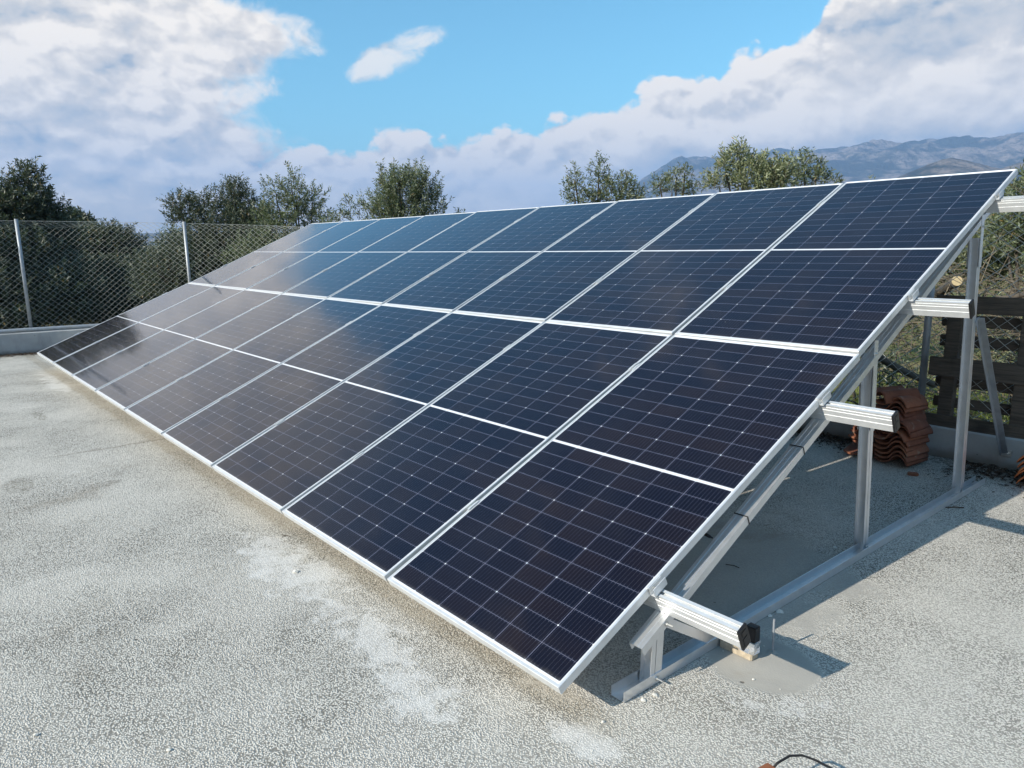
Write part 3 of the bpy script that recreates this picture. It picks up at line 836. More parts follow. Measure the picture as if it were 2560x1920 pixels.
def build_purlins():
    prof = purlin_profile()
    for v, uend, nm in PURL:
        root = empty('mounting_rail', P3(uend - 0.2, v, -0.036), 'long ribbed aluminium rail, the %s of four under the solar array' % nm, 'rail', 'ribbed rails carrying the solar panels')
        us = [-0.18] + [i * (W / 9) for i in range(10)] + [uend]
        fr = []
        for u in us:
            o, ex, ey, nn = frame_at(u, v, -0.0362)
            fr.append((o - root.location, ey, nn))
        MB().sweep(prof, fr).build('rail_body', M_ALU, root)
        o, ex, ey, nn = frame_at(uend + 0.005, v + PWD / 2, -0.0362 - PHT / 2)
        cm = Matrix((ex, ey, nn)).transposed()
        c = MB().box((0, 0, 0), (0.010, PWD + 0.004, PHT + 0.004))
        c.box((0.0055, 0, 0.022), (0.002, PWD * 0.62, 0.022)); c.box((0.0055, 0, -0.016), (0.002, PWD * 0.62, 0.036))
        M = cm.to_4x4(); M.translation = o - root.location
        c.build('end_cap', M_BLACK, root, bevel=0.0015, M=M)


build_purlins()


def place_obj(o, u, v, n):
    c, ex, ey, nn = frame_at(u, v, n)
    M = Matrix((ex, ey, nn)).transposed().to_4x4(); M.translation = c; o.matrix_world = M


def bolt(root, c, axis='z', r=0.0065, h=0.007, shank=0.0):
    b = MB()
    if axis == 'z':
        b.tube([(c[0], c[1], c[2]), (c[0], c[1], c[2] + h)], r, 6)
        b.tube([(c[0], c[1], c[2] - 0.0005), (c[0], c[1], c[2] + 0.0016)], r * 1.5, 12)
    else:
        b.tube([(c[0], c[1], c[2]), (c[0] + h, c[1], c[2])], r, 6)
        b.tube([(c[0] - 0.0005, c[1], c[2]), (c[0] + 0.0016, c[1], c[2])], r * 1.6, 12)
        if shank: b.tube([(c[0] + h, c[1], c[2]), (c[0] + h + shank, c[1], c[2])], r * 0.55, 8)
    return b.build('bolt', M_STEEL, root)


def build_clamps():
    # end clamp (Z shaped), local x away from the panel
    def end_clamp(side):
        root = empty('end_clamp', (0, 0, 0)); s = side
        b = MB()
        b.box((s * -0.004, 0, 0.0018), (0.012, 0.078, 0.003))       # lip over the frame
        b.box((s * 0.0035, 0, -0.016), (0.003, 0.078, 0.033))       # web down the frame side
        b.box((s * 0.014, 0, -0.0315), (0.020, 0.078, 0.003))       # foot
        b.box((s * 0.0245, 0, -0.014), (0.003, 0.078, 0.036))       # outer upstand
        b.build('clamp_body', M_ALU, root, bevel=0.0006)
        bolt(root, (s * 0.0135, 0, -0.030), 'z', 0.006, 0.010)
        return root
    def mid_clamp():
        root = empty('mid_clamp', (0, 0, 0))
        b = MB()
        b.box((-0.0135, 0, 0.0020), (0.010, 0.070, 0.003)); b.box((0.0135, 0, 0.0020), (0.010, 0.070, 0.003))
        b.box((-0.0075, 0, -0.006), (0.0025, 0.070, 0.018)); b.box((0.0075, 0, -0.006), (0.0025, 0.070, 0.018)); b.box((0, 0, -0.0145), (0.0170, 0.070, 0.003))
        b.build('clamp_body', M_ALU, root, bevel=0.0005)
        bolt(root, (0, 0, -0.013), 'z', 0.0055, 0.010)
        return root
    pr = end_clamp(1); pl = end_clamp(-1); pm = mid_clamp()
    for i, (v, ue, nm) in enumerate(PURL):
        vc = v + 0.028
        o = pr if i == 0 else copy_tree(pr); place_obj(o, W + 0.0005, vc, 0.0)
        tag(o, 'silver end clamp gripping the right edge of the array on the %s rail' % nm, 'clamp', 'end clamps on the near right edge')
        o = pl if i == 0 else copy_tree(pl); place_obj(o, -0.0005, vc, 0.0)
        tag(o, 'small end clamp on the far left edge of the array above the %s rail' % nm, 'clamp', 'end clamps on the far left edge')
        for k in range(1, 9):
            o = pm if (i == 0 and k == 1) else copy_tree(pm)
            place_obj(o, k * (PW + 0.02) - 0.01, vc, 0.0)
            tag(o, 'small clamp on the %s seam from the right at the %s rail' % (ordinal(9 - k), nm), 'clamp', 'clamps between neighbouring panels')


build_clamps()


def chan(b, a, c, wdir, hdir, w, h, t=0.003, closed_top=True):
    """U channel from a to c; wdir across, hdir points to the open side"""
    a = Vector(a); c = Vector(c); wd = Vector(wdir).normalized(); hd = Vector(hdir).normalized()
    prof = [(-w / 2, 0), (w / 2, 0), (w / 2, h), (w / 2 - t, h), (w / 2 - t, t), (-w / 2 + t, t), (-w / 2 + t, h), (-w / 2, h)]
    b.sweep(prof, [(a, wd, hd), (c, wd, hd)])
    return b


def build_support(ub, xr, label, group, near=False):
    root = empty('support_frame', (xr, 0.3, 0), label, 'metal frame', group)
    off = Vector(root.location)
    X = Vector((1, 0, 0)); Z = Vector((0, 0, 1)); t = 0.003
    L = lambda p: Vector(p) - off
    # sloping beam (channel with its back upwards)
    fr = []
    nb = -0.0362 - PHT - 0.001
    for v in (0.352, 1.2, 2.28, 3.2, 4.28):
        o, ex, ey, nn = frame_at(ub(v), v, nb); fr.append((L(o), ex, -nn))
    w, h = 0.062, 0.036
    prof = [(-w / 2, 0), (-0.016, 0), (-0.015, 0.0012), (-0.012, 0.0012), (-0.011, 0), (0.008, 0), (0.009, 0.0012), (0.012, 0.0012), (0.013, 0), (w / 2, 0),
            (w / 2, h), (w / 2 - t, h), (w / 2 - t, t), (-w / 2 + t, t), (-w / 2 + t, h), (-w / 2, h)]
    MB().sweep(prof, fr).build('sloping_beam', M_ALU2, root)
    # ground rail, open upwards, half filled with grout at its foot
    b = MB(); chan(b, L((xr - 0.002, 0.288, 0.003)), L((xr + 0.012, 3.99, 0.003)), X, Z, 0.064, 0.042)
    b.build('ground_rail', M_ALU2, root)
    def beam_pt(y, n=0.0):
        lo, hi = -0.5, 6
        for _ in range(40):
            m = (lo + hi) / 2
            if P3(ub(m), m, nb + n).y < y: lo = m
            else: hi = m
        return P3(ub(lo), lo, nb + n)
    # posts: two back-to-back channels
    for y, nm in ((2.29, 'middle_post'), (3.646, 'rear_post')):
        top = beam_pt(y, -0.012); ft = Vector((xr + (-0.024 if y < 3 else -0.012) * near, y, 0.006))
        if near: top.x = 10.325; top.z += 0.05
        ax = (top - ft).normalized()
        b = MB()
        chan(b, L(ft), L(top - ax * 0.10), X, (0, -1, 0), 0.052, 0.026)
        chan(b, L(ft + Vector((0, 0.004, 0))), L(top - ax * 0.10 + Vector((0, 0.004, 0))), X, (0, 1, 0), 0.052, 0.026)
        p = b.build(nm, M_ALU2, root)
        # side plates tying the post to the beam
        br = MB()
        for s in (-1, 1):
            q0 = top - ax * (0.44 if y < 3 else 0.28); q1 = top + ax * 0.04
            br.sweep([(-0.0015, -0.022), (0.0015, -0.022), (0.0015, 0.022), (-0.0015, 0.022)],
                     [(L(q0 + X * s * 0.0335), X, Vector((0, 1, 0))), (L(q1 + X * s * 0.0335), X, Vector((0, 1, 0)))])
        br.build('side_plate', M_ALU2, root, bevel=0.0006)
        bolt(root, L(top - ax * 0.03 + X * 0.0355), 'x', 0.006, 0.006, 0.004)
        bolt(root, L(top - ax * 0.40 + X * 0.0355), 'x', 0.0045, 0.004, 0.002) if y < 3 else None
        bolt(root, L(ft + Vector((0.030, 0, 0.022))), 'x', 0.006, 0.006, 0.012)
    # short front post
    y = 0.465; top = beam_pt(y, -0.010); ft = Vector((xr, y, 0.006))
    b = MB(); chan(b, L(ft), L(top + Vector((0, 0, -0.004))), X, (0, -1, 0), 0.052, 0.024)
    chan(b, L(ft + Vector((0, 0.003, 0))), L(top + Vector((0, 0.003, -0.004))), X, (0, 1, 0), 0.052, 0.040)
    b.build('front_post', M_ALU2, root)
    bolt(root, L((xr + 0.031, y + 0.01, 0.024)), 'x', 0.0065, 0.006, 0.024)
    bt = beam_pt(y + 0.05, -0.02)
    bolt(root, L((bt.x + 0.033, bt.y, bt.z + 0.0)), 'x', 0.0065, 0.006, 0.024)
    # flat strut from the beam down to the ground rail
    a = Vector((xr + 0.0275, bt.y + 0.03, bt.z - 0.012)); c = Vector((xr + 0.0275, 0.86, 0.030))
    sd = (c - a).normalized(); up = sd.cross(X).normalized()
    MB().sweep([(-0.0015, -0.019), (0.0015, -0.019), (0.0015, 0.019), (-0.0015, 0.019)], [(L(a), X, up), (L(c), X, up)]).build('strut', M_ALU2, root)
    if near:
        # black cable ties round the beam
        for v in (1.13, 1.64):
            o, ex, ey, nn = frame_at(ub(v), v, nb)
            ring = MB(); hw, hh = w / 2 + 0.0018, h + 0.0018
            pr = [(-0.0012, -0.0022), (0.0012, -0.0022), (0.0012, 0.0022), (-0.0012, 0.0022)]
            for (a0, a1, e1) in (((-hw, 0.0018), (hw, 0.0018), -nn), ((hw, 0.0018), (hw, -hh), ex), ((hw, -hh), (-hw, -hh), -nn), ((-hw, -hh), (-hw, 0.0018), ex)):
                A = o + ex * a0[0] + nn * a0[1]; B = o + ex * a1[0] + nn * a1[1]
                ring.sweep(pr, [(L(A), e1, ey), (L(B), e1, ey)])
            t_ = ring.build('cable_tie', M_BLACK, None); t_.location = off
            tag(t_, 'black cable tie round the sloping beam, the %s of the two' % ('lower' if v < 1.4 else 'upper'), 'cable tie', 'black cable ties on the beam')
    return root


ubn = lambda v: 10.395 - 0.030 * (v - 0.35)
build_support(ubn, 10.382, 'triangular aluminium support frame under the near right end of the array', 'support frames of the array', True)
for i, x0 in enumerate((7.85, 5.25, 2.65, 0.05)):
    build_support((lambda x0: (lambda v: x0 + 0.01))(x0), x0, 'aluminium support frame hidden under the array, %s one behind the near frame' % ordinal(i + 1), 'support frames of the array')


# brace from the rear post to the wall
def build_brace():
    root = empty('wall_brace', (10.375, 4.44, 0.145), 'grey angle iron brace running from the rear post down to the cement wall', 'brace')
    off = root.location
    a = Vector((10.368, 3.69, 1.16)) - off; c = Vector((10.378, 4.44, 0.125)) - off
    d = (c - a).normalized(); X = Vector((1, 0, 0)); up = d.cross(X).normalized()
    t = 0.004; w = 0.040
    prof = [(0, 0), (w, 0), (w, t), (t, t), (t, w), (0, w)]
    MB().sweep(prof, [(a, X, up), (c, X, up)]).build('angle_bar', M_GALV, root)
    b = MB(); b.box((0.03, 0.006, -0.02), (0.07, 0.006, 0.05)); b.build('wall_plate', M_STEEL, root, bevel=0.001)
    b = MB(); b.tube([(0.04, -0.022, -0.02), (0.04, 0.01, -0.02)], 0.006, 6); b.tube([(0.04, -0.008, -0.02), (0.04, 0.004, -0.02)], 0.012, 6)
    b.build('bolt', M_STEEL, root)


build_brace()


# anchor block wrapped in foil under the rail end, threaded rod
def build_anchor():
    root = empty('anchor_block', (10.50, 0.905, 0.0), 'small tan mortar block with foil wrap and a black cap under the lowest rail end', 'anchor block')
    b = MB(); b.box((-0.005, 0.0, 0.018), (0.150, 0.050, 0.040)); b.build('block', M_CLAYBLOCK, root, bevel=0.004)
    f = MB()
    pts = [(0.005, -0.028), (0.06, -0.032), (0.077, -0.020), (0.078, 0.020), (0.060, 0.030)]
    vs = []; fs = []
    for k, (x, y) in enumerate(pts):
        for j, z in enumerate((0.030, 0.052, 0.078)):
            vs.append((x + 0.004 * math.sin(k * 5 + j * 3), y + 0.004 * math.cos(k * 3 + j * 4), z + 0.005 * math.sin(k * 2.1)))
    for k in range(len(pts) - 1):
        for j in range(2): fs.append((k * 3 + j, k * 3 + 3 + j, k * 3 + 4 + j, k * 3 + 1 + j))
    f.add(vs, fs); o = f.build('foil_wrap', M_FOIL, root)
    s = o.modifiers.new('solid', 'SOLIDIFY'); s.thickness = 0.002
    b = MB(); b.box((0.052, 0.004, 0.108), (0.046, 0.040, 0.066)); b.build('cap', M_BLACK, root, bevel=0.003)
    r = empty('threaded_rod', (10.589, 1.008, 0), 'thin threaded steel rod standing upright in the grey concrete patch', 'rod')
    b = MB(); b.tube([(0, 0, -0.01), (0.001, -0.004, 0.150)], 0.0042, 10)
    n = 40
    pts = []
    for k in range(n * 6):
        z = 0.001 + 0.148 * k / (n * 6); a = 2 * math.pi * k / 6
        pts.append((0.0044 * math.cos(a), -0.00003 + 0.0044 * math.sin(a) - 0.004 * z / 0.15, z))
    b.tube(pts, 0.0006, 3, False)
    b.build('rod_shaft', M_GALV, r)
    m_ = MB(); vs = [(0, 0, 0.010)]; ring = 14
    for k in range(ring):
        a = 2 * math.pi * k / ring; rr = 0.024 + 0.006 * math.sin(k * 2.3)
        vs.append((rr * math.cos(a), rr * math.sin(a), 0.0006))
    m_.add(vs, [(0, 1 + k, 1 + (k + 1) % ring) for k in range(ring)])
    m_.build('mortar_collar', M_SCREED, r, True)


build_anchor()


# dangling connector below the array
def build_connector():
    root = empty('cable_connector', (10.06, 1.24, 0.30), 'short black cable connector dangling below the near edge of the array', 'connector')
    b = MB(); b.tube([(-0.06, 0.02, 0.10), (-0.05, 0.01, 0.05), (-0.03, 0.0, 0.012), (0.0, 0.0, 0.0)], 0.003, 8); b.build('lead', M_RUBBER, root, True)
    b = MB(); b.tube([(-0.002, 0, 0.001), (0.012, 0, 0.0), (0.014, 0, 0), (0.050, 0.0, -0.006), (0.052, 0, -0.006), (0.066, 0, -0.008)], [0.006, 0.006, 0.0085, 0.0085, 0.005, 0.004], 10)
    b.build('plug', M_BLACK, root, True)


build_connector()


# brown tool case with a strap at the lower edge of the picture
def build_box():
    base = at(1925, 1899, 2.36)
    root = empty('tool_case', (10.985, 0.297, 0.0), 'corner of a brown case with cream seam lying on the concrete', 'case')
    M = Matrix.Rotation(R(-8), 4, 'Z')
    b = MB(); b.box((0.05, -0.06, 0.045), (0.10, 0.12, 0.09)); b.build('case_body', M_BROWNBOX, root, bevel=0.006, M=M)
    b = MB(); b.box((0.05, -0.06, 0.0905), (0.005, 0.122, 0.003)); b.build('seam', M_CREAM, root, M=M)
    key = [(11.005, 0.29, 0.075), (11.012, 0.307, 0.092), (11.022, 0.362, 0.095), (11.042, 0.402, 0.088), (11.075, 0.425, 0.078), (11.110, 0.455, 0.055), (11.150, 0.470, 0.030), (11.22, 0.46, 0.006), (11.30, 0.43, 0.004)]
    pts = []
    for k in range(len(key) - 1):
        for t in range(5): pts.append(tuple(key[k][q] + (key[k + 1][q] - key[k][q]) * t / 5 for q in range(3)))
    pts.append(key[-1])
    s = MB().tube(pts, 0.0038, 8).build('power_lead', M_RUBBER, None, True)
    tag(s, 'black lead curving out of the brown case across the concrete', 'cable')


build_box()


# ------------------------------------------------------------------ pallet against the fence
def build_pallet():
    root = empty('wooden_pallet', (9.82, 4.46, 0.20), 'large dark weathered timber pallet standing upright against the fence', 'pallet')
    root.rotation_euler = (R(-3.0), 0, R(1.0))
    r2 = random.Random(3)
    def board(nm, x0, x1, z0, z1, y0, y1):
        o = MB().box(((x0 + x1) / 2, (y0 + y1) / 2, (z0 + z1) / 2), (x1 - x0, y1 - y0, z1 - z0))
        b = o.build(nm, M_PALLET, root, bevel=0.004)
        for v in b.data.vertices:
            v.co.x += 0.004 * fbm((v.co.x * 2, v.co.z * 5, nm.__hash__() % 7)); v.co.z += 0.003 * r2.uniform(-1, 1)
        return b
    for z0, z1 in ((0.905, 1.03), (0.42, 0.565), (-0.015, 0.125)): board('front_board', 0.0, 1.22, z0, z1, 0.0, 0.022)
    for x0 in (0.085, 0.565, 1.07): board('stringer', x0, x0 + 0.095, 0.0, 1.02, 0.022, 0.105)
    for z0, z1 in ((0.95, 1.02), (0.80, 0.885), (0.645, 0.73), (0.335, 0.415), (0.175, 0.255), (0.0, 0.08)): board('back_slat', 0.02, 1.20, z0, z1, 0.105, 0.125)


build_pallet()


# ------------------------------------------------------------------ roof tiles
def tile_mesh(name, wid=0.27, ln=0.40, th=0.013, flip=1):
    n = 22; vs = []; fs = []
    def z(t):   # roll followed by a pan
        return 0.062 * math.sin(math.pi * min(1.0, t / 0.56)) ** 0.8 if t < 0.56 else -0.016 * math.sin(math.pi * (t - 0.56) / 0.44)
    for j, (yy, sc) in enumerate(((0.0, 1.0), (0.012, 1.0), (ln * .5, 0.97), (ln, 0.93))):
        for s in (0, 1):
            for i in range(n + 1):
                t = i / n; x = (t - 0.5) * wid * sc * flip
                vs.append((x, yy, z(t) * sc + (th if s else 0)))
    m = n + 1
    for j in range(3):
        a = j * 2 * m; b = (j + 1) * 2 * m
        for i in range(n):
            fs += [(a + m + i, a + m + i + 1, b + m + i + 1, b + m + i), (a + i, b + i, b + i + 1, a + i + 1)]
        fs += [(a, a + m, b + m, b), (a + n, b + n, b + m + n, a + m + n)]
    for i in range(n):
        fs += [(i, i + 1, m + i + 1, m + i)]; a = 3 * 2 * m; fs += [(a + i, a + m + i, a + m + i + 1, a + i + 1)]
    me = bpy.data.meshes.new(name); me.from_pydata(vs, [], fs); me.update()
    bm = bmesh.new(); bm.from_mesh(me); bmesh.ops.recalc_face_normals(bm, faces=bm.faces); bm.to_mesh(me); bm.free()
    me.polygons.foreach_set('use_smooth', [True] * len(me.polygons))
    return me


def build_tiles():
    me = tile_mesh('roof_tile', 0.26, 0.28, 0.014, flip=-1); me.materials.append(M_CLAY)
    me2 = tile_mesh('roof_tile', 0.26, flip=1); me2.materials.append(M_CLAY2)
    r = random.Random(5)
    def add(m, loc, rot, label, group):
        o = bpy.data.objects.new('roof_tile', m); COL.objects.link(o)
        o.location = loc; o.rotation_euler = rot; tag(o, label, 'roof tile', group); return o
    g = 'old clay roof tiles stacked by the wall'
    # right-hand main stack
    for k in range(8):
        add(me, (9.80 + r.uniform(-.016, .016), 3.95 + r.uniform(-.02, .02), 0.022 + k * 0.036), (R(r.uniform(-1, 1)), R(r.uniform(-2, 2)), R(-12 + r.uniform(-4, 4))),
            'old clay roof tile, %s from the bottom of the tall main stack' % ordinal(k + 1), g)
    # left stack
    for k in range(5):
        add(me, (9.585 + r.uniform(-.015, .015), 4.03 + r.uniform(-.02, .02), 0.110 + k * 0.037), (R(r.uniform(-2, 2)), R(r.uniform(-3, 3)), R(-10 + r.uniform(-6, 6))),
            'old clay roof tile, %s from the bottom of the stack left of the main one' % ordinal(k + 1), g)
    # upper stack bridging both
    for k in range(4):
        add(me, (9.735 + 0.006 * k, 3.99 + r.uniform(-.02, .02), 0.335 + k * 0.036), (R(r.uniform(-2, 2)), R(2 + r.uniform(-2, 2)), R(-14 + r.uniform(-5, 5))),
            'old clay roof tile, %s from the bottom of the small upper stack' % ordinal(k + 1), g)
    add(me, (9.635, 4.03, 0.480), (R(4), R(14), R(-34)), 'pale worn clay roof tile lying askew on top of the upper stack', g)
    add(me, (9.53, 4.06, 0.10), (R(6), R(62), R(8)), 'clay roof tile standing on edge against the left side of the stack', g)
    add(me, (9.58, 3.98, 0.025), (R(0), R(6), R(12)), 'clay roof tile lying flat on the ground at the left foot of the stack', g)
    # orange stack at the right edge
    for k in range(5):
        add(me2, (10.705 + r.uniform(-.01, .01), 4.08, 0.020 + k * 0.036), (0, R(r.uniform(-2, 2)), R(r.uniform(-3, 3))),
            'bright orange clay tile, %s from the bottom of the stack at the right edge' % ordinal(k + 1), 'orange clay tiles at the right edge')
    # broken bit
    b = MB(); b.box((0, 0, 0.012), (0.07, 0.04, 0.02)); o = b.build('tile_shard', M_CLAY, None, bevel=0.006); o.location = (10.02, 3.83, 0); o.rotation_euler = (0.1, 0, 0.5)
    tag(o, 'broken piece of clay tile on the ground in front of the main stack', 'tile shard')


build_tiles()


# ------------------------------------------------------------------ vegetation
class Leaves:
    def __init__(s): s.P = []; s.D = []; s.N = []; s.L = []
    def build(s, name, mat, parent, w=0.2):
        P = np.array(s.P); D = np.array(s.D); N = np.array(s.N); L = np.array(s.L)[:, None]
        D /= np.linalg.norm(D, axis=1)[:, None] + 1e-9
        S = np.cross(D, N); S /= np.linalg.norm(S, axis=1)[:, None] + 1e-9
        k = len(P); V = np.empty((k, 4, 3))
        V[:, 0] = P; V[:, 1] = P + D * L * 0.45 + S * L * w * 0.5; V[:, 2] = P + D * L; V[:, 3] = P + D * L * 0.45 - S * L * w * 0.5
        me = bpy.data.meshes.new(name); me.vertices.add(4 * k); me.vertices.foreach_set('co', V.reshape(-1))
        me.loops.add(4 * k); me.loops.foreach_set('vertex_index', np.arange(4 * k, dtype=np.int32))
        me.polygons.add(k); me.polygons.foreach_set('loop_start', np.arange(0, 4 * k, 4, dtype=np.int32)); me.polygons.foreach_set('loop_total', np.full(k, 4, dtype=np.int32))
        me.update(calc_edges=True); me.validate()
        me.materials.append(mat); o = bpy.data.objects.new(name, me); COL.objects.link(o); o.parent = parent
        return o


def shoot(lv, tb, p, d, ln, g, leaf=0.06, step=0.03, droop=0.0, r0=0.004):
    """a leafy shoot: polyline with paired leaves; g is a numpy Generator"""
    n = max(3, int(ln / 0.09)); pts = [np.array(p, float)]; d = np.array(d, float); d /= np.linalg.norm(d)
    for i in range(n):
        d = d + g.normal(0, 0.10, 3) + np.array([0, 0, 0.05 - droop]); d /= np.linalg.norm(d)
        pts.append(pts[-1] + d * ln / n)
    if tb is not None: tb.tube([tuple(q) for q in pts], list(np.linspace(r0, r0 * 0.4, len(pts))), 3, False)
    tot = int(ln / step)
    for k in range(tot):
        t = (k + g.random()) / tot
        if t < 0.06: continue
        f = t * n; i = min(int(f), n - 1); q = pts[i] + (pts[i + 1] - pts[i]) * (f - i); ax = (pts[i + 1] - pts[i]); ax /= np.linalg.norm(ax)
        for s in (0, 1):
            r = g.normal(0, 1, 3); r -= ax * r.dot(ax); r /= np.linalg.norm(r) + 1e-9
            dd = ax * g.uniform(0.35, 1.0) + r * g.uniform(0.55, 1.0)
            lv.P.append(q); lv.D.append(dd); lv.N.append(np.cross(ax, r) * 0.3 + g.normal(0, 0.5, 3) + ax * .2); lv.L.append(leaf * g.uniform(0.65, 1.25))


def tree(name, label, cat, base, lobes, mat, seed, dens=1.0, leaf=0.06, group=None, shootlen=0.45, up=0.5, trunk_r=0.09, lw=0.2, bare=False):
    """lobes: (x, y, z, rx, rz) clumps of the crown in world metres"""
    g = np.random.default_rng(seed)
    root = empty(name, base, label, cat, group)
    B = np.array(base); lv = Leaves(); tb = MB(); tw = MB()
    cz = np.mean([l[2] for l in lobes]); fork = np.array([B[0] + g.normal(0, .1), B[1] + g.normal(0, .1), B[2] + max(0.25, (cz - B[2]) * 0.35)]) - B
    tb.tube([(0, 0, -0.15), tuple(fork * 0.5 + g.normal(0, .05, 3)), tuple(fork)], [trunk_r * 1.25, trunk_r, trunk_r * 0.85], 9)
    for l in lobes:
        c = np.array(l[:3]) - B; rx, rz = l[3], l[4]
        m1 = fork + (c - fork) * 0.45 + g.normal(0, 0.12, 3) * min(1, rx)
        tb.tube([tuple(fork), tuple(m1), tuple(c - np.array([0, 0, rz * .6])), tuple(c)], [trunk_r * 0.45, trunk_r * 0.25, min(trunk_r * 0.16, .014), 0.005], 6, False)
        vol = max(0.001, rx * rx * rz); ns = int(dens * 620 * vol ** 0.70 + 8)
        for k in range(ns):
            r = g.normal(0, 1, 3); r /= np.linalg.norm(r); rad = g.random() ** 0.45
            p = c + r * np.array([rx, rx, rz]) * rad * 0.86
            d = r * np.array([1, 1, 0.8]) * 0.8 + np.array([0, 0, up]) + g.normal(0, 0.35, 3)
            ln = shootlen * g.uniform(0.55, 1.25) * min(1.0, 0.5 + rx)
            if p[2] < 0.05 - 0: p[2] = abs(p[2]) + .05
            shoot(lv, tw if k % 3 == 0 else None, p, d, ln, g, leaf, 0.030)
            if k % 5 == 0: tw.tube([tuple(c * 0.6 + p * 0.4), tuple(p)], [0.006, 0.003], 3, False)
    lv.build('crown', mat, root, lw)
    t_ = tb.build('trunk', M_BARK, root, True)
    if len(tw.v) > 150: mesh_obj('branches', tw.v, tw.f, M_BARK, root)
    return root


def T_(px, py, dist, rx, rz): p = at(px, py, dist); return (p.x, p.y, p.z, rx, rz)


def base_at(px, dist):
    p = at(px, 620, dist); return (p.x, p.y, -0.85)


def build_trees():
    G = 'olive trees beyond the fence'
    def OT(nm, lab, px, dist, lobes, mat, seed, **k):
        f = 1.15 if px < 100 else 1.45 if px < 300 else 1.22 if px < 800 else 1.12
        if px > 2400 or px == 2215: f = 1.0
        k['leaf'] = k.get('leaf', .06) * (1.45 if px < 300 else 1.3)
        k['shootlen'] = k.get('shootlen', .3) * f * 0.95
        k['lw'] = k.get('lw', .2) * 1.3
        k['dens'] = k.get('dens', 1) * (0.85 if px < 300 else 1.3)
        return tree(nm, lab, 'tree', base_at(px, dist * f), [T_(a, b, (dist + dd) * f, rx * f, rz * f) for a, b, dd, rx, rz in lobes], mat, seed, group=G, **k)
    # left: tall tree and its neighbours
    OT('olive_tree', 'tall dark olive tree rising above the fence at the left edge', 30, 19.0,
       [(75, 500, 0, .34, .55), (110, 570, .3, .45, .50), (10, 545, 0, .70, .6), (-60, 550, .6, 1.0, .7), (50, 650, -.4, .9, .7), (-80, 690, -.5, 1.3, .9), (122, 520, .2, .18, .3), (66, 450, 0, .17, .30), (130, 610, 0, .5, .5), (0, 760, -1, 1.1, .7), (150, 740, -.8, 0.9, .6)],
       M_LEAF_D, 1, dens=1.25, leaf=.075, shootlen=.42)
    OT('olive_tree', 'broad dark olive tree with a rounded top behind the left fence', 270, 20.0,
       [(245, 610, 0, .70, .28), (290, 615, 0, .60, .30), (200, 640, .3, .8, .4), (320, 670, -.3, .6, .4), (250, 710, -.8, 1.0, .5), (360, 710, 0, .5, .3), (180, 760, -1, 1.0, .5), (330, 770, -1, 1.0, .5)],
       M_LEAF_D, 2, dens=1.2, leaf=.075, shootlen=.36)
    OT('olive_tree', 'small thin grey olive tree seen through the mesh beside the second post', 425, 26.0,
       [(425, 610, 0, .40, .32), (400, 640, 0, .35, .25), (450, 640, 0, .4, .28), (425, 580, 0, .18, .18)], M_LEAF_M, 3, dens=.45, leaf=.075, shootlen=.35, trunk_r=.05)
    OT('palm_tree', 'small far palm top showing above the shrubs left of the second post', 181, 40.0,
       [(181, 572, 0, .45, .30)], M_LEAF_D, 4, dens=1.6, leaf=.2, shootlen=.7, trunk_r=.12)
    OT('olive_tree', 'dark olive tree with ragged twin tops right of the second fence post', 540, 16.5,
       [(590, 500, 0, .28, .36), (610, 540, 0, .42, .40), (520, 520, .2, .30, .28), (450, 510, 0, .22, .20), (470, 545, 0, .35, .28), (560, 590, -.2, .75, .50), (640, 590, 0, .45, .45), (495, 640, -.4, .75, .45), (600, 660, -.4, .9, .5), (430, 700, -.8, .8, .5), (585, 470, 0, .12, .2)],
       M_LEAF_D, 5, dens=1.05, leaf=.062, shootlen=.34)
    OT('olive_tree', 'airy olive tree with a pointed leading shoot behind the array corner', 730, 15.0,
       [(728, 450, 0, .13, .28), (740, 490, 0, .28, .22), (690, 480, .1, .22, .26), (780, 500, 0, .25, .24), (700, 530, 0, .38, .26), (760, 545, 0, .38, .26), (690, 580, -.2, .5, .35), (790, 560, 0, .25, .22), (650, 650, -.4, .6, .4)],
       M_LEAF_M, 6, dens=.72, leaf=.058, shootlen=.30)
    OT('olive_tree', 'slim olive sprig between the pointed tree and the bushy round one', 875, 14.5,
       [(875, 512, 0, .13, .14), (898, 520, 0, .12, .06), (850, 545, 0, .26, .10), (895, 552, 0, .2, .12), (830, 560, 0, .25, .12)], M_LEAF_M, 7, dens=.8, leaf=.055, shootlen=.22, trunk_r=.04)
    OT('olive_tree', 'bushy round olive tree with upright spiky shoots above the array', 1015, 14.0,
       [(1010, 500, 0, .40, .30), (1040, 460, 0, .24, .24), (975, 470, 0, .24, .24), (1065, 500, 0, .28, .28), (960, 530, 0, .40, .20), (1090, 530, 0, .18, .20), (1010, 560, 0, .55, .30), (1000, 450, 0, .16, .2)],
       M_LEAF_M, 8, dens=1.15, leaf=.055, shootlen=.40, up=1.5, lw=.18)
    OT('olive_tree', 'tips of an olive shoot just clearing the array right of the round tree', 1150, 14.0,
       [(1150, 545, 0, .10, .12), (1165, 560, 0, .15, .1), (1340, 530, 0, .06, .1)][:2], M_LEAF_M, 9, dens=.8, leaf=.05, shootlen=.22, up=1.4, trunk_r=.03)
    # right of centre
    OT('olive_tree', 'green olive tree with three rounded tops above the middle of the array', 1500, 13.5,
       [(1438, 440, 0, .13, .20), (1435, 475, 0, .20, .15), (1497, 425, 0, .15, .18), (1500, 465, 0, .26, .22), (1555, 455, 0, .24, .16), (1575, 480, 0, .2, .14), (1450, 505, 0, .26, .14), (1540, 500, 0, .5, .15)],
       M_LEAF_M, 10, dens=1.35, leaf=.052, shootlen=.24)
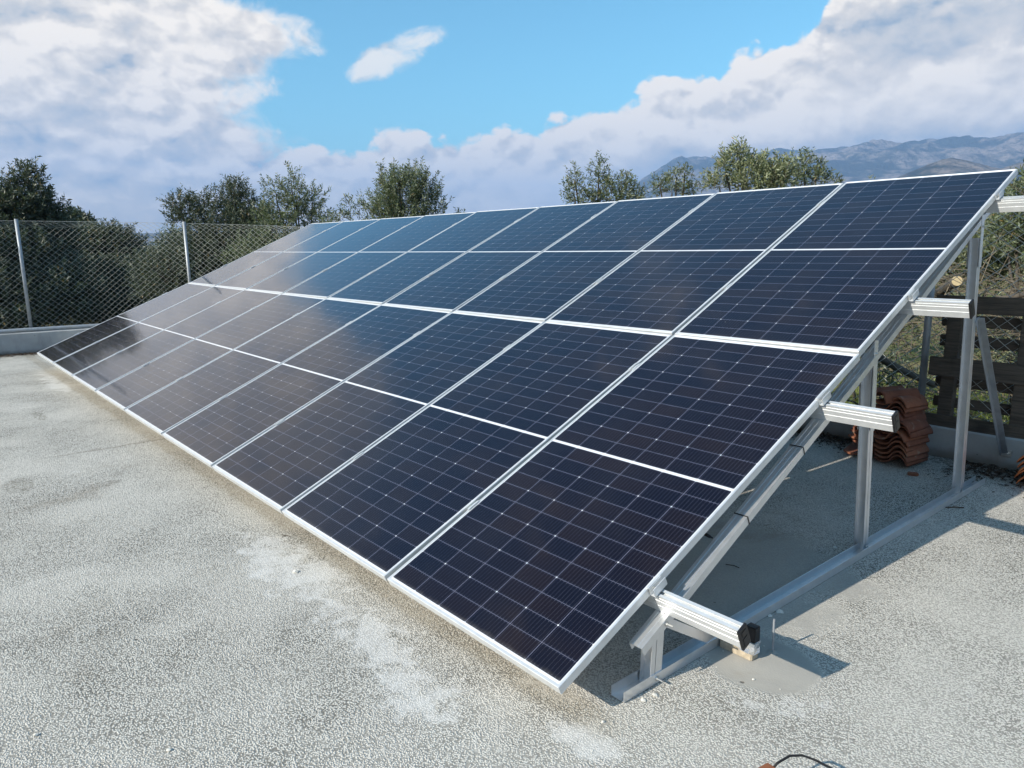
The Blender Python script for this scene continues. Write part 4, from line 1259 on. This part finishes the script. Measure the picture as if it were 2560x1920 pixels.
    OT('olive_tree', 'low olive tree right of the three topped one against the mountain', 1680, 13.5,
       [(1690, 440, 0, .18, .12), (1650, 455, 0, .16, .10), (1680, 475, 0, .35, .14), (1735, 475, 0, .16, .12), (1712, 430, 0, .07, .1)], M_LEAF_M, 11, dens=1.3, leaf=.052, shootlen=.22)
    OT('olive_tree', 'large silvery olive tree with tall loose shoots in front of the mountain', 1900, 12.0,
       [(1850, 395, 0, .14, .20), (1865, 430, 0, .26, .16), (1815, 420, 0, .18, .14), (1895, 410, 0, .13, .15), (1930, 440, 0, .26, .16), (1960, 420, 0, .12, .13), (1800, 465, 0, .25, .12), (1900, 470, 0, .5, .14)],
       M_LEAF_S, 12, dens=1.35, leaf=.060, shootlen=.30, up=1.1)
    OT('olive_tree', 'rounded green olive bush at the right shoulder of the silvery tree', 2030, 13.0,
       [(2010, 410, 0, .22, .13), (2040, 435, 0, .20, .14), (1985, 445, 0, .2, .14), (2030, 455, 0, .3, .1), (2085, 460, 0, .12, .06)], M_LEAF_M, 13, dens=1.5, leaf=.052, shootlen=.24)
    OT('olive_tree', 'single leafy tip poking over the last panel of the array', 2172, 11.0, [(2172, 452, 0, .035, .05)], M_LEAF_M, 14, dens=.6, leaf=.04, shootlen=.09, trunk_r=.02)
    # right edge and behind the right fence
    OT('olive_tree', 'dense green olive tree at the right edge behind the highest rail', 2600, 12.0,
       [(2600, 500, 0, .45, .35), (2545, 540, 0, .30, .25), (2660, 470, .3, .5, .4), (2580, 600, 0, .5, .3), (2700, 560, 0, .6, .4), (2520, 590, 0, .28, .2)], M_LEAF_M, 15, dens=1.4, leaf=.058, shootlen=.3)
    OT('olive_tree', 'silvery olive foliage filling the mesh behind the rear post', 2440, 14.0,
       [(2440, 600, 0, .55, .30), (2380, 640, 0, .5, .3), (2500, 620, .3, .5, .35), (2330, 700, .3, .5, .3), (2450, 680, .6, .6, .3), (2550, 670, .5, .5, .3)], M_LEAF_S, 16, dens=1.5, leaf=.060, shootlen=.3)
    OT('olive_tree', 'low olive regrowth behind the fence left of the tile stack', 2215, 9.8,
       [(2200, 930, 0, .30, .22), (2120, 900, .2, .4, .25), (2270, 960, .2, .25, .2), (2250, 820, .8, .35, .3), (2060, 960, 0, .3, .2)], M_LEAF_M, 17, dens=.9, leaf=.05, shootlen=.22, trunk_r=.05)
    OT('olive_tree', 'grey green olive regrowth seen between the pallet slats', 2460, 11.0,
       [(2440, 800, 0, .4, .2), (2520, 840, 0, .4, .25), (2380, 850, 0, .3, .2), (2480, 900, .2, .5, .2)], M_LEAF_S, 18, dens=.7, leaf=.05, shootlen=.22, trunk_r=.05)
    # shrubs behind the left fence
    S = lambda lab, px, dist, lobes, seed, mat=M_LEAF_D, dn=1.0: tree('olive_shrub', lab, 'shrub', base_at(px, dist * 1.3), [T_(a, b, (dist + dd) * 1.3, rx * 1.3, rz * 1.3) for a, b, dd, rx, rz in lobes], mat, seed, dens=dn * .8, leaf=.11, lw=.27, group='shrubs behind the left fence', shootlen=.36, trunk_r=.05)
    S('dense dark shrub behind the first fence post on the left', 70, 17.2, [(60, 760, 0, .8, .55), (120, 700, 0, .8, .5), (-40, 740, 0, .9, .6)], 31, dn=1.3)
    S('dark shrub behind the mesh between the two left posts', 230, 17.8, [(200, 750, 0, .7, .4), (290, 750, 0, .7, .4), (240, 700, .3, .7, .35)], 32, dn=1.3)
    S('brownish twiggy shrub low behind the mesh left of the second post', 340, 17.0, [(350, 775, 0, .6, .3), (400, 735, 0, .6, .3), (300, 795, -.3, .5, .25)], 33, dn=1.1)
    S('dark shrub behind the second post reaching down to the array edge', 470, 16.8, [(470, 690, 0, .8, .45), (540, 680, 0, .8, .45), (420, 760, -.4, .6, .4)], 34, dn=1.2)
    S('dark shrub low behind the array corner and the ragged olive tree', 640, 17.0, [(640, 660, 0, .9, .4), (740, 640, 0, .9, .4)], 35, dn=1.1)
    # beyond the left edge: seen only as reflections in the lower left panels
    tree('olive_tree', 'dark olive tree outside the left edge, mirrored in the far panels', 'tree', (-9.6, -2.2, -0.85), [(-9.6, -1.4, 1.7, 1.2, 1.0), (-9.8, -3.4, 1.7, 1.5, 1.1), (-9.5, -0.4, 1.2, 1.0, .9), (-9.6, -1.9, 2.5, .9, .6), (-9.7, -5.2, 1.5, 1.3, 1.0), (-9.4, -2.2, .6, 1.5, .8)], M_LEAF_D, 41, dens=.8, leaf=.12, group=G, shootlen=.5, lw=.27)


build_trees()


def build_brush():
    g = np.random.default_rng(77)
    # pruned limbs and logs
    def log(nm, lab, a, c, r, seed, endmat=True):
        a = Vector(a); c = Vector(c); root = empty(nm, a, lab, 'log'); d = (c - a)
        pts = [d * t + Vector((0.03 * math.sin(5 * t + seed), 0.03 * math.cos(4 * t + seed), 0.05 * math.sin(3 * t + seed))) for t in np.linspace(0, 1, 9)]
        MB().tube(pts, [r * (1 - 0.25 * t) for t in np.linspace(0, 1, 9)], 12).build('bark', M_BARK, root, True)
        e = MB(); dn = (pts[1] - pts[0]).normalized(); e.tube([pts[0] - dn * 0.004, pts[0] + dn * 0.01], r * 0.9, 14); e.build('cut_end', M_LOGEND, root)
    log('pruned_log', 'pruned log with a pale cut end lying on the brush behind the pallet', at(2384, 712, 9.6), at(2300, 775, 11.2), 0.060, 1)
    log('pruned_limb', 'thick dark limb slanting behind the mesh left of the pipe post', at(2300, 772, 8.6), at(2090, 905, 8.2), 0.070, 2)
    log('pruned_limb', 'dark forked limb crossing behind the mesh above the tile stack', at(2150, 850, 8.9), at(2330, 960, 9.4), 0.045, 3)
    log('pruned_limb', 'long thin bare limb lying across the brush right of the rear post', at(2600, 722, 9.6), at(2330, 760, 10.4), 0.028, 4)
    # brush pile of cut twigs
    tw = MB()
    for k in range(750):
        px = g.uniform(2180, 2750); py = g.uniform(680, 860) + (40 if px < 2300 else 0); p = np.array(at(px, py, g.uniform(9.5, 12.5)))
        if k % 3 == 0: p[2] = g.uniform(-0.8, 0.1)
        d = g.normal(0, 1, 3) * np.array([1, 1, 0.35]); d /= np.linalg.norm(d); L = g.uniform(0.3, 1.0); b = g.normal(0, 0.08, 3)
        tw.tube([tuple(p), tuple(p + d * L * .5 + b), tuple(p + d * L)], [0.007, 0.005, 0.003], 3, False)
    o = mesh_obj('brush_pile', tw.v, tw.f, M_TWIG); tag(o, 'tangled heap of cut olive brush and dry twigs behind the pallet', 'brush pile', kind='stuff')
    # grass outside
    lv = Leaves()
    def patch(cx, cy, rx, ry, n, hmax=0.14):
        for _ in range(n):
            a = g.uniform(0, 2 * math.pi); r = math.sqrt(g.random()); x = cx + rx * r * math.cos(a); y = cy + ry * r * math.sin(a)
            lv.P.append((x, y, -0.86)); lv.D.append((g.normal(0, .35), g.normal(0, .35), 1)); lv.N.append((g.normal(), g.normal(), 0.1)); lv.L.append(g.uniform(.5, 1.0) * hmax)
    patch(8.5, 7.5, 5.0, 2.4, 16000); patch(-4.2, 1.2, 1.8, 3.2, 9000, .3); patch(-5.5, 4, 2.2, 3.0, 4000, .25); patch(11, 11, 6, 2.5, 9000, .2)
    o = lv.build('grass', M_GRASS, None, 0.10); tag(o, 'green and straw coloured grass growing outside the fence', 'grass', kind='stuff')


build_brush()


def build_litter():
    g = np.random.default_rng(5)
    # leaf litter along the wall foot
    lv = Leaves()
    for _ in range(5200):
        x = g.uniform(8.2, 11.6); y = 4.44 - abs(g.normal(0, .17)) * (1.2 if x > 10 else .9)
        if x > 9.45 and x < 10.12 and y > 3.9: continue
        lv.P.append((x, y, 0.004 + g.random() * .012)); lv.D.append((g.normal(), g.normal(), g.normal(0, .25))); lv.N.append((g.normal(0, .3), g.normal(0, .3), 1)); lv.L.append(g.uniform(.015, .045))
    for _ in range(2500):
        y = g.uniform(-2.2, 1.6); i = np.interp(y, [p[1] for p in WALL[:9]], [p[0] for p in WALL[:9]])
        x = i + abs(g.normal(0, .12)) + .01
        lv.P.append((x, y, 0.004 + g.random() * .015)); lv.D.append((g.normal(), g.normal(), g.normal(0, .25))); lv.N.append((g.normal(0, .3), g.normal(0, .3), 1)); lv.L.append(g.uniform(.02, .05))
    o = lv.build('leaf_litter', M_DEBRIS, None, 0.4); tag(o, 'dark dead leaves gathered along the foot of the wall', 'leaf litter', kind='stuff')
    # pale grit
    gb = MB()
    def stone(mb, c, r):
        vs = []
        for (x, y, z) in ((1, 0, 0), (-1, 0, 0), (0, 1, 0), (0, -1, 0), (0, 0, 1), (0, 0, -.4), (.6, .6, .5), (-.6, .5, .5), (.5, -.6, .5), (-.5, -.6, .5)):
            vs.append(Vector((x, y, z * .7)) * r * (1 + g.normal(0, .18)))
        bm = bmesh.new(); vv = [bm.verts.new(v) for v in vs]; bmesh.ops.convex_hull(bm, input=vv)
        bm.verts.index_update(); mb.add([v.co + Vector(c) for v in bm.verts], [[v.index for v in f.verts] for f in bm.faces]); bm.free()
    for _ in range(420):
        if g.random() < .45: x, y = g.uniform(9, 11.4), g.uniform(3.6, 4.4)
        else: x, y = g.uniform(7.5, 11.6), g.uniform(-1.0, 1.6)
        stone(gb, (x, y, 0.001), g.uniform(.0018, .0042))
    o = mesh_obj('grit', gb.v, gb.f, M_STONE); tag(o, 'scattered pale grit and stone chips on the concrete', 'grit', kind='stuff')
    # the larger loose chips one can point at
    spots = [(at(1636, 1740, 1), .012), (at(1608, 1752, 1), .010), (at(1948, 1530, 1), .018), (at(1925, 1541, 1), .011), (at(740, 1430, 1), .020), (at(422, 1877, 1), .009), (at(92, 1838, 1), .010), (at(1508, 1806, 1), .009), (at(1883, 1700, 1), .006), (at(2086, 1370, 1), .014)]
    for k, (p, r) in enumerate(spots):
        d = p - CAMC; q = CAMC + d * (-CAMC.z / d.z); mb = MB(); stone(mb, (0, 0, 0), r)
        o = mesh_obj('stone_chip', mb.v, mb.f, M_STONE); o.location = (q.x, q.y, 0.002)
        tag(o, 'small loose white stone chip lying on the pale concrete', 'stone', 'loose white stone chips')


build_litter()


def build_twigs():
    for (a, b, r, lab) in (((9.98, 1.585), (10.05, 1.60), .0022, 'short dark twig lying in the shade under the array'), ((8.02, 0.02), (8.06, 0.05), .002, 'tiny twig lying on the sunlit concrete near the array edge'),
                           ((10.42, 3.30), (10.50, 3.38), .004, 'dark twig on the concrete beside the foot of the rear post')):
        mb = MB(); c = ((a[0] + b[0]) / 2 + .004, (a[1] + b[1]) / 2 + .006)
        mb.tube([(0, 0, .004), (c[0] - a[0], c[1] - a[1], .007), (b[0] - a[0], b[1] - a[1], .004)], r, 5)
        o = mb.build('twig', M_DEBRIS); o.location = (a[0], a[1], 0); tag(o, lab, 'twig')


build_twigs()


# ------------------------------------------------------------------ haze: the air between here and the mountain
def build_haze():
    m = bpy.data.materials.new('air_haze'); m.use_nodes = True
    T = NT(m.node_tree); T.n.clear(); out = T.new('ShaderNodeOutputMaterial'); v = T.new('ShaderNodeVolumePrincipled')
    v.inputs['Color'].default_value = (0.32, 0.56, 1.0, 1); v.inputs['Density'].default_value = 0.00016; v.inputs['Anisotropy'].default_value = 0.0
    T.l.new(v.outputs[0], out.inputs['Volume'])
    b = MB(); b.box((-600, 600, 400), (16000, 16000, 860)); o = b.build('haze', m, None); tag(o, kind='stuff')
    o.location.z = 0
    return o


build_haze()
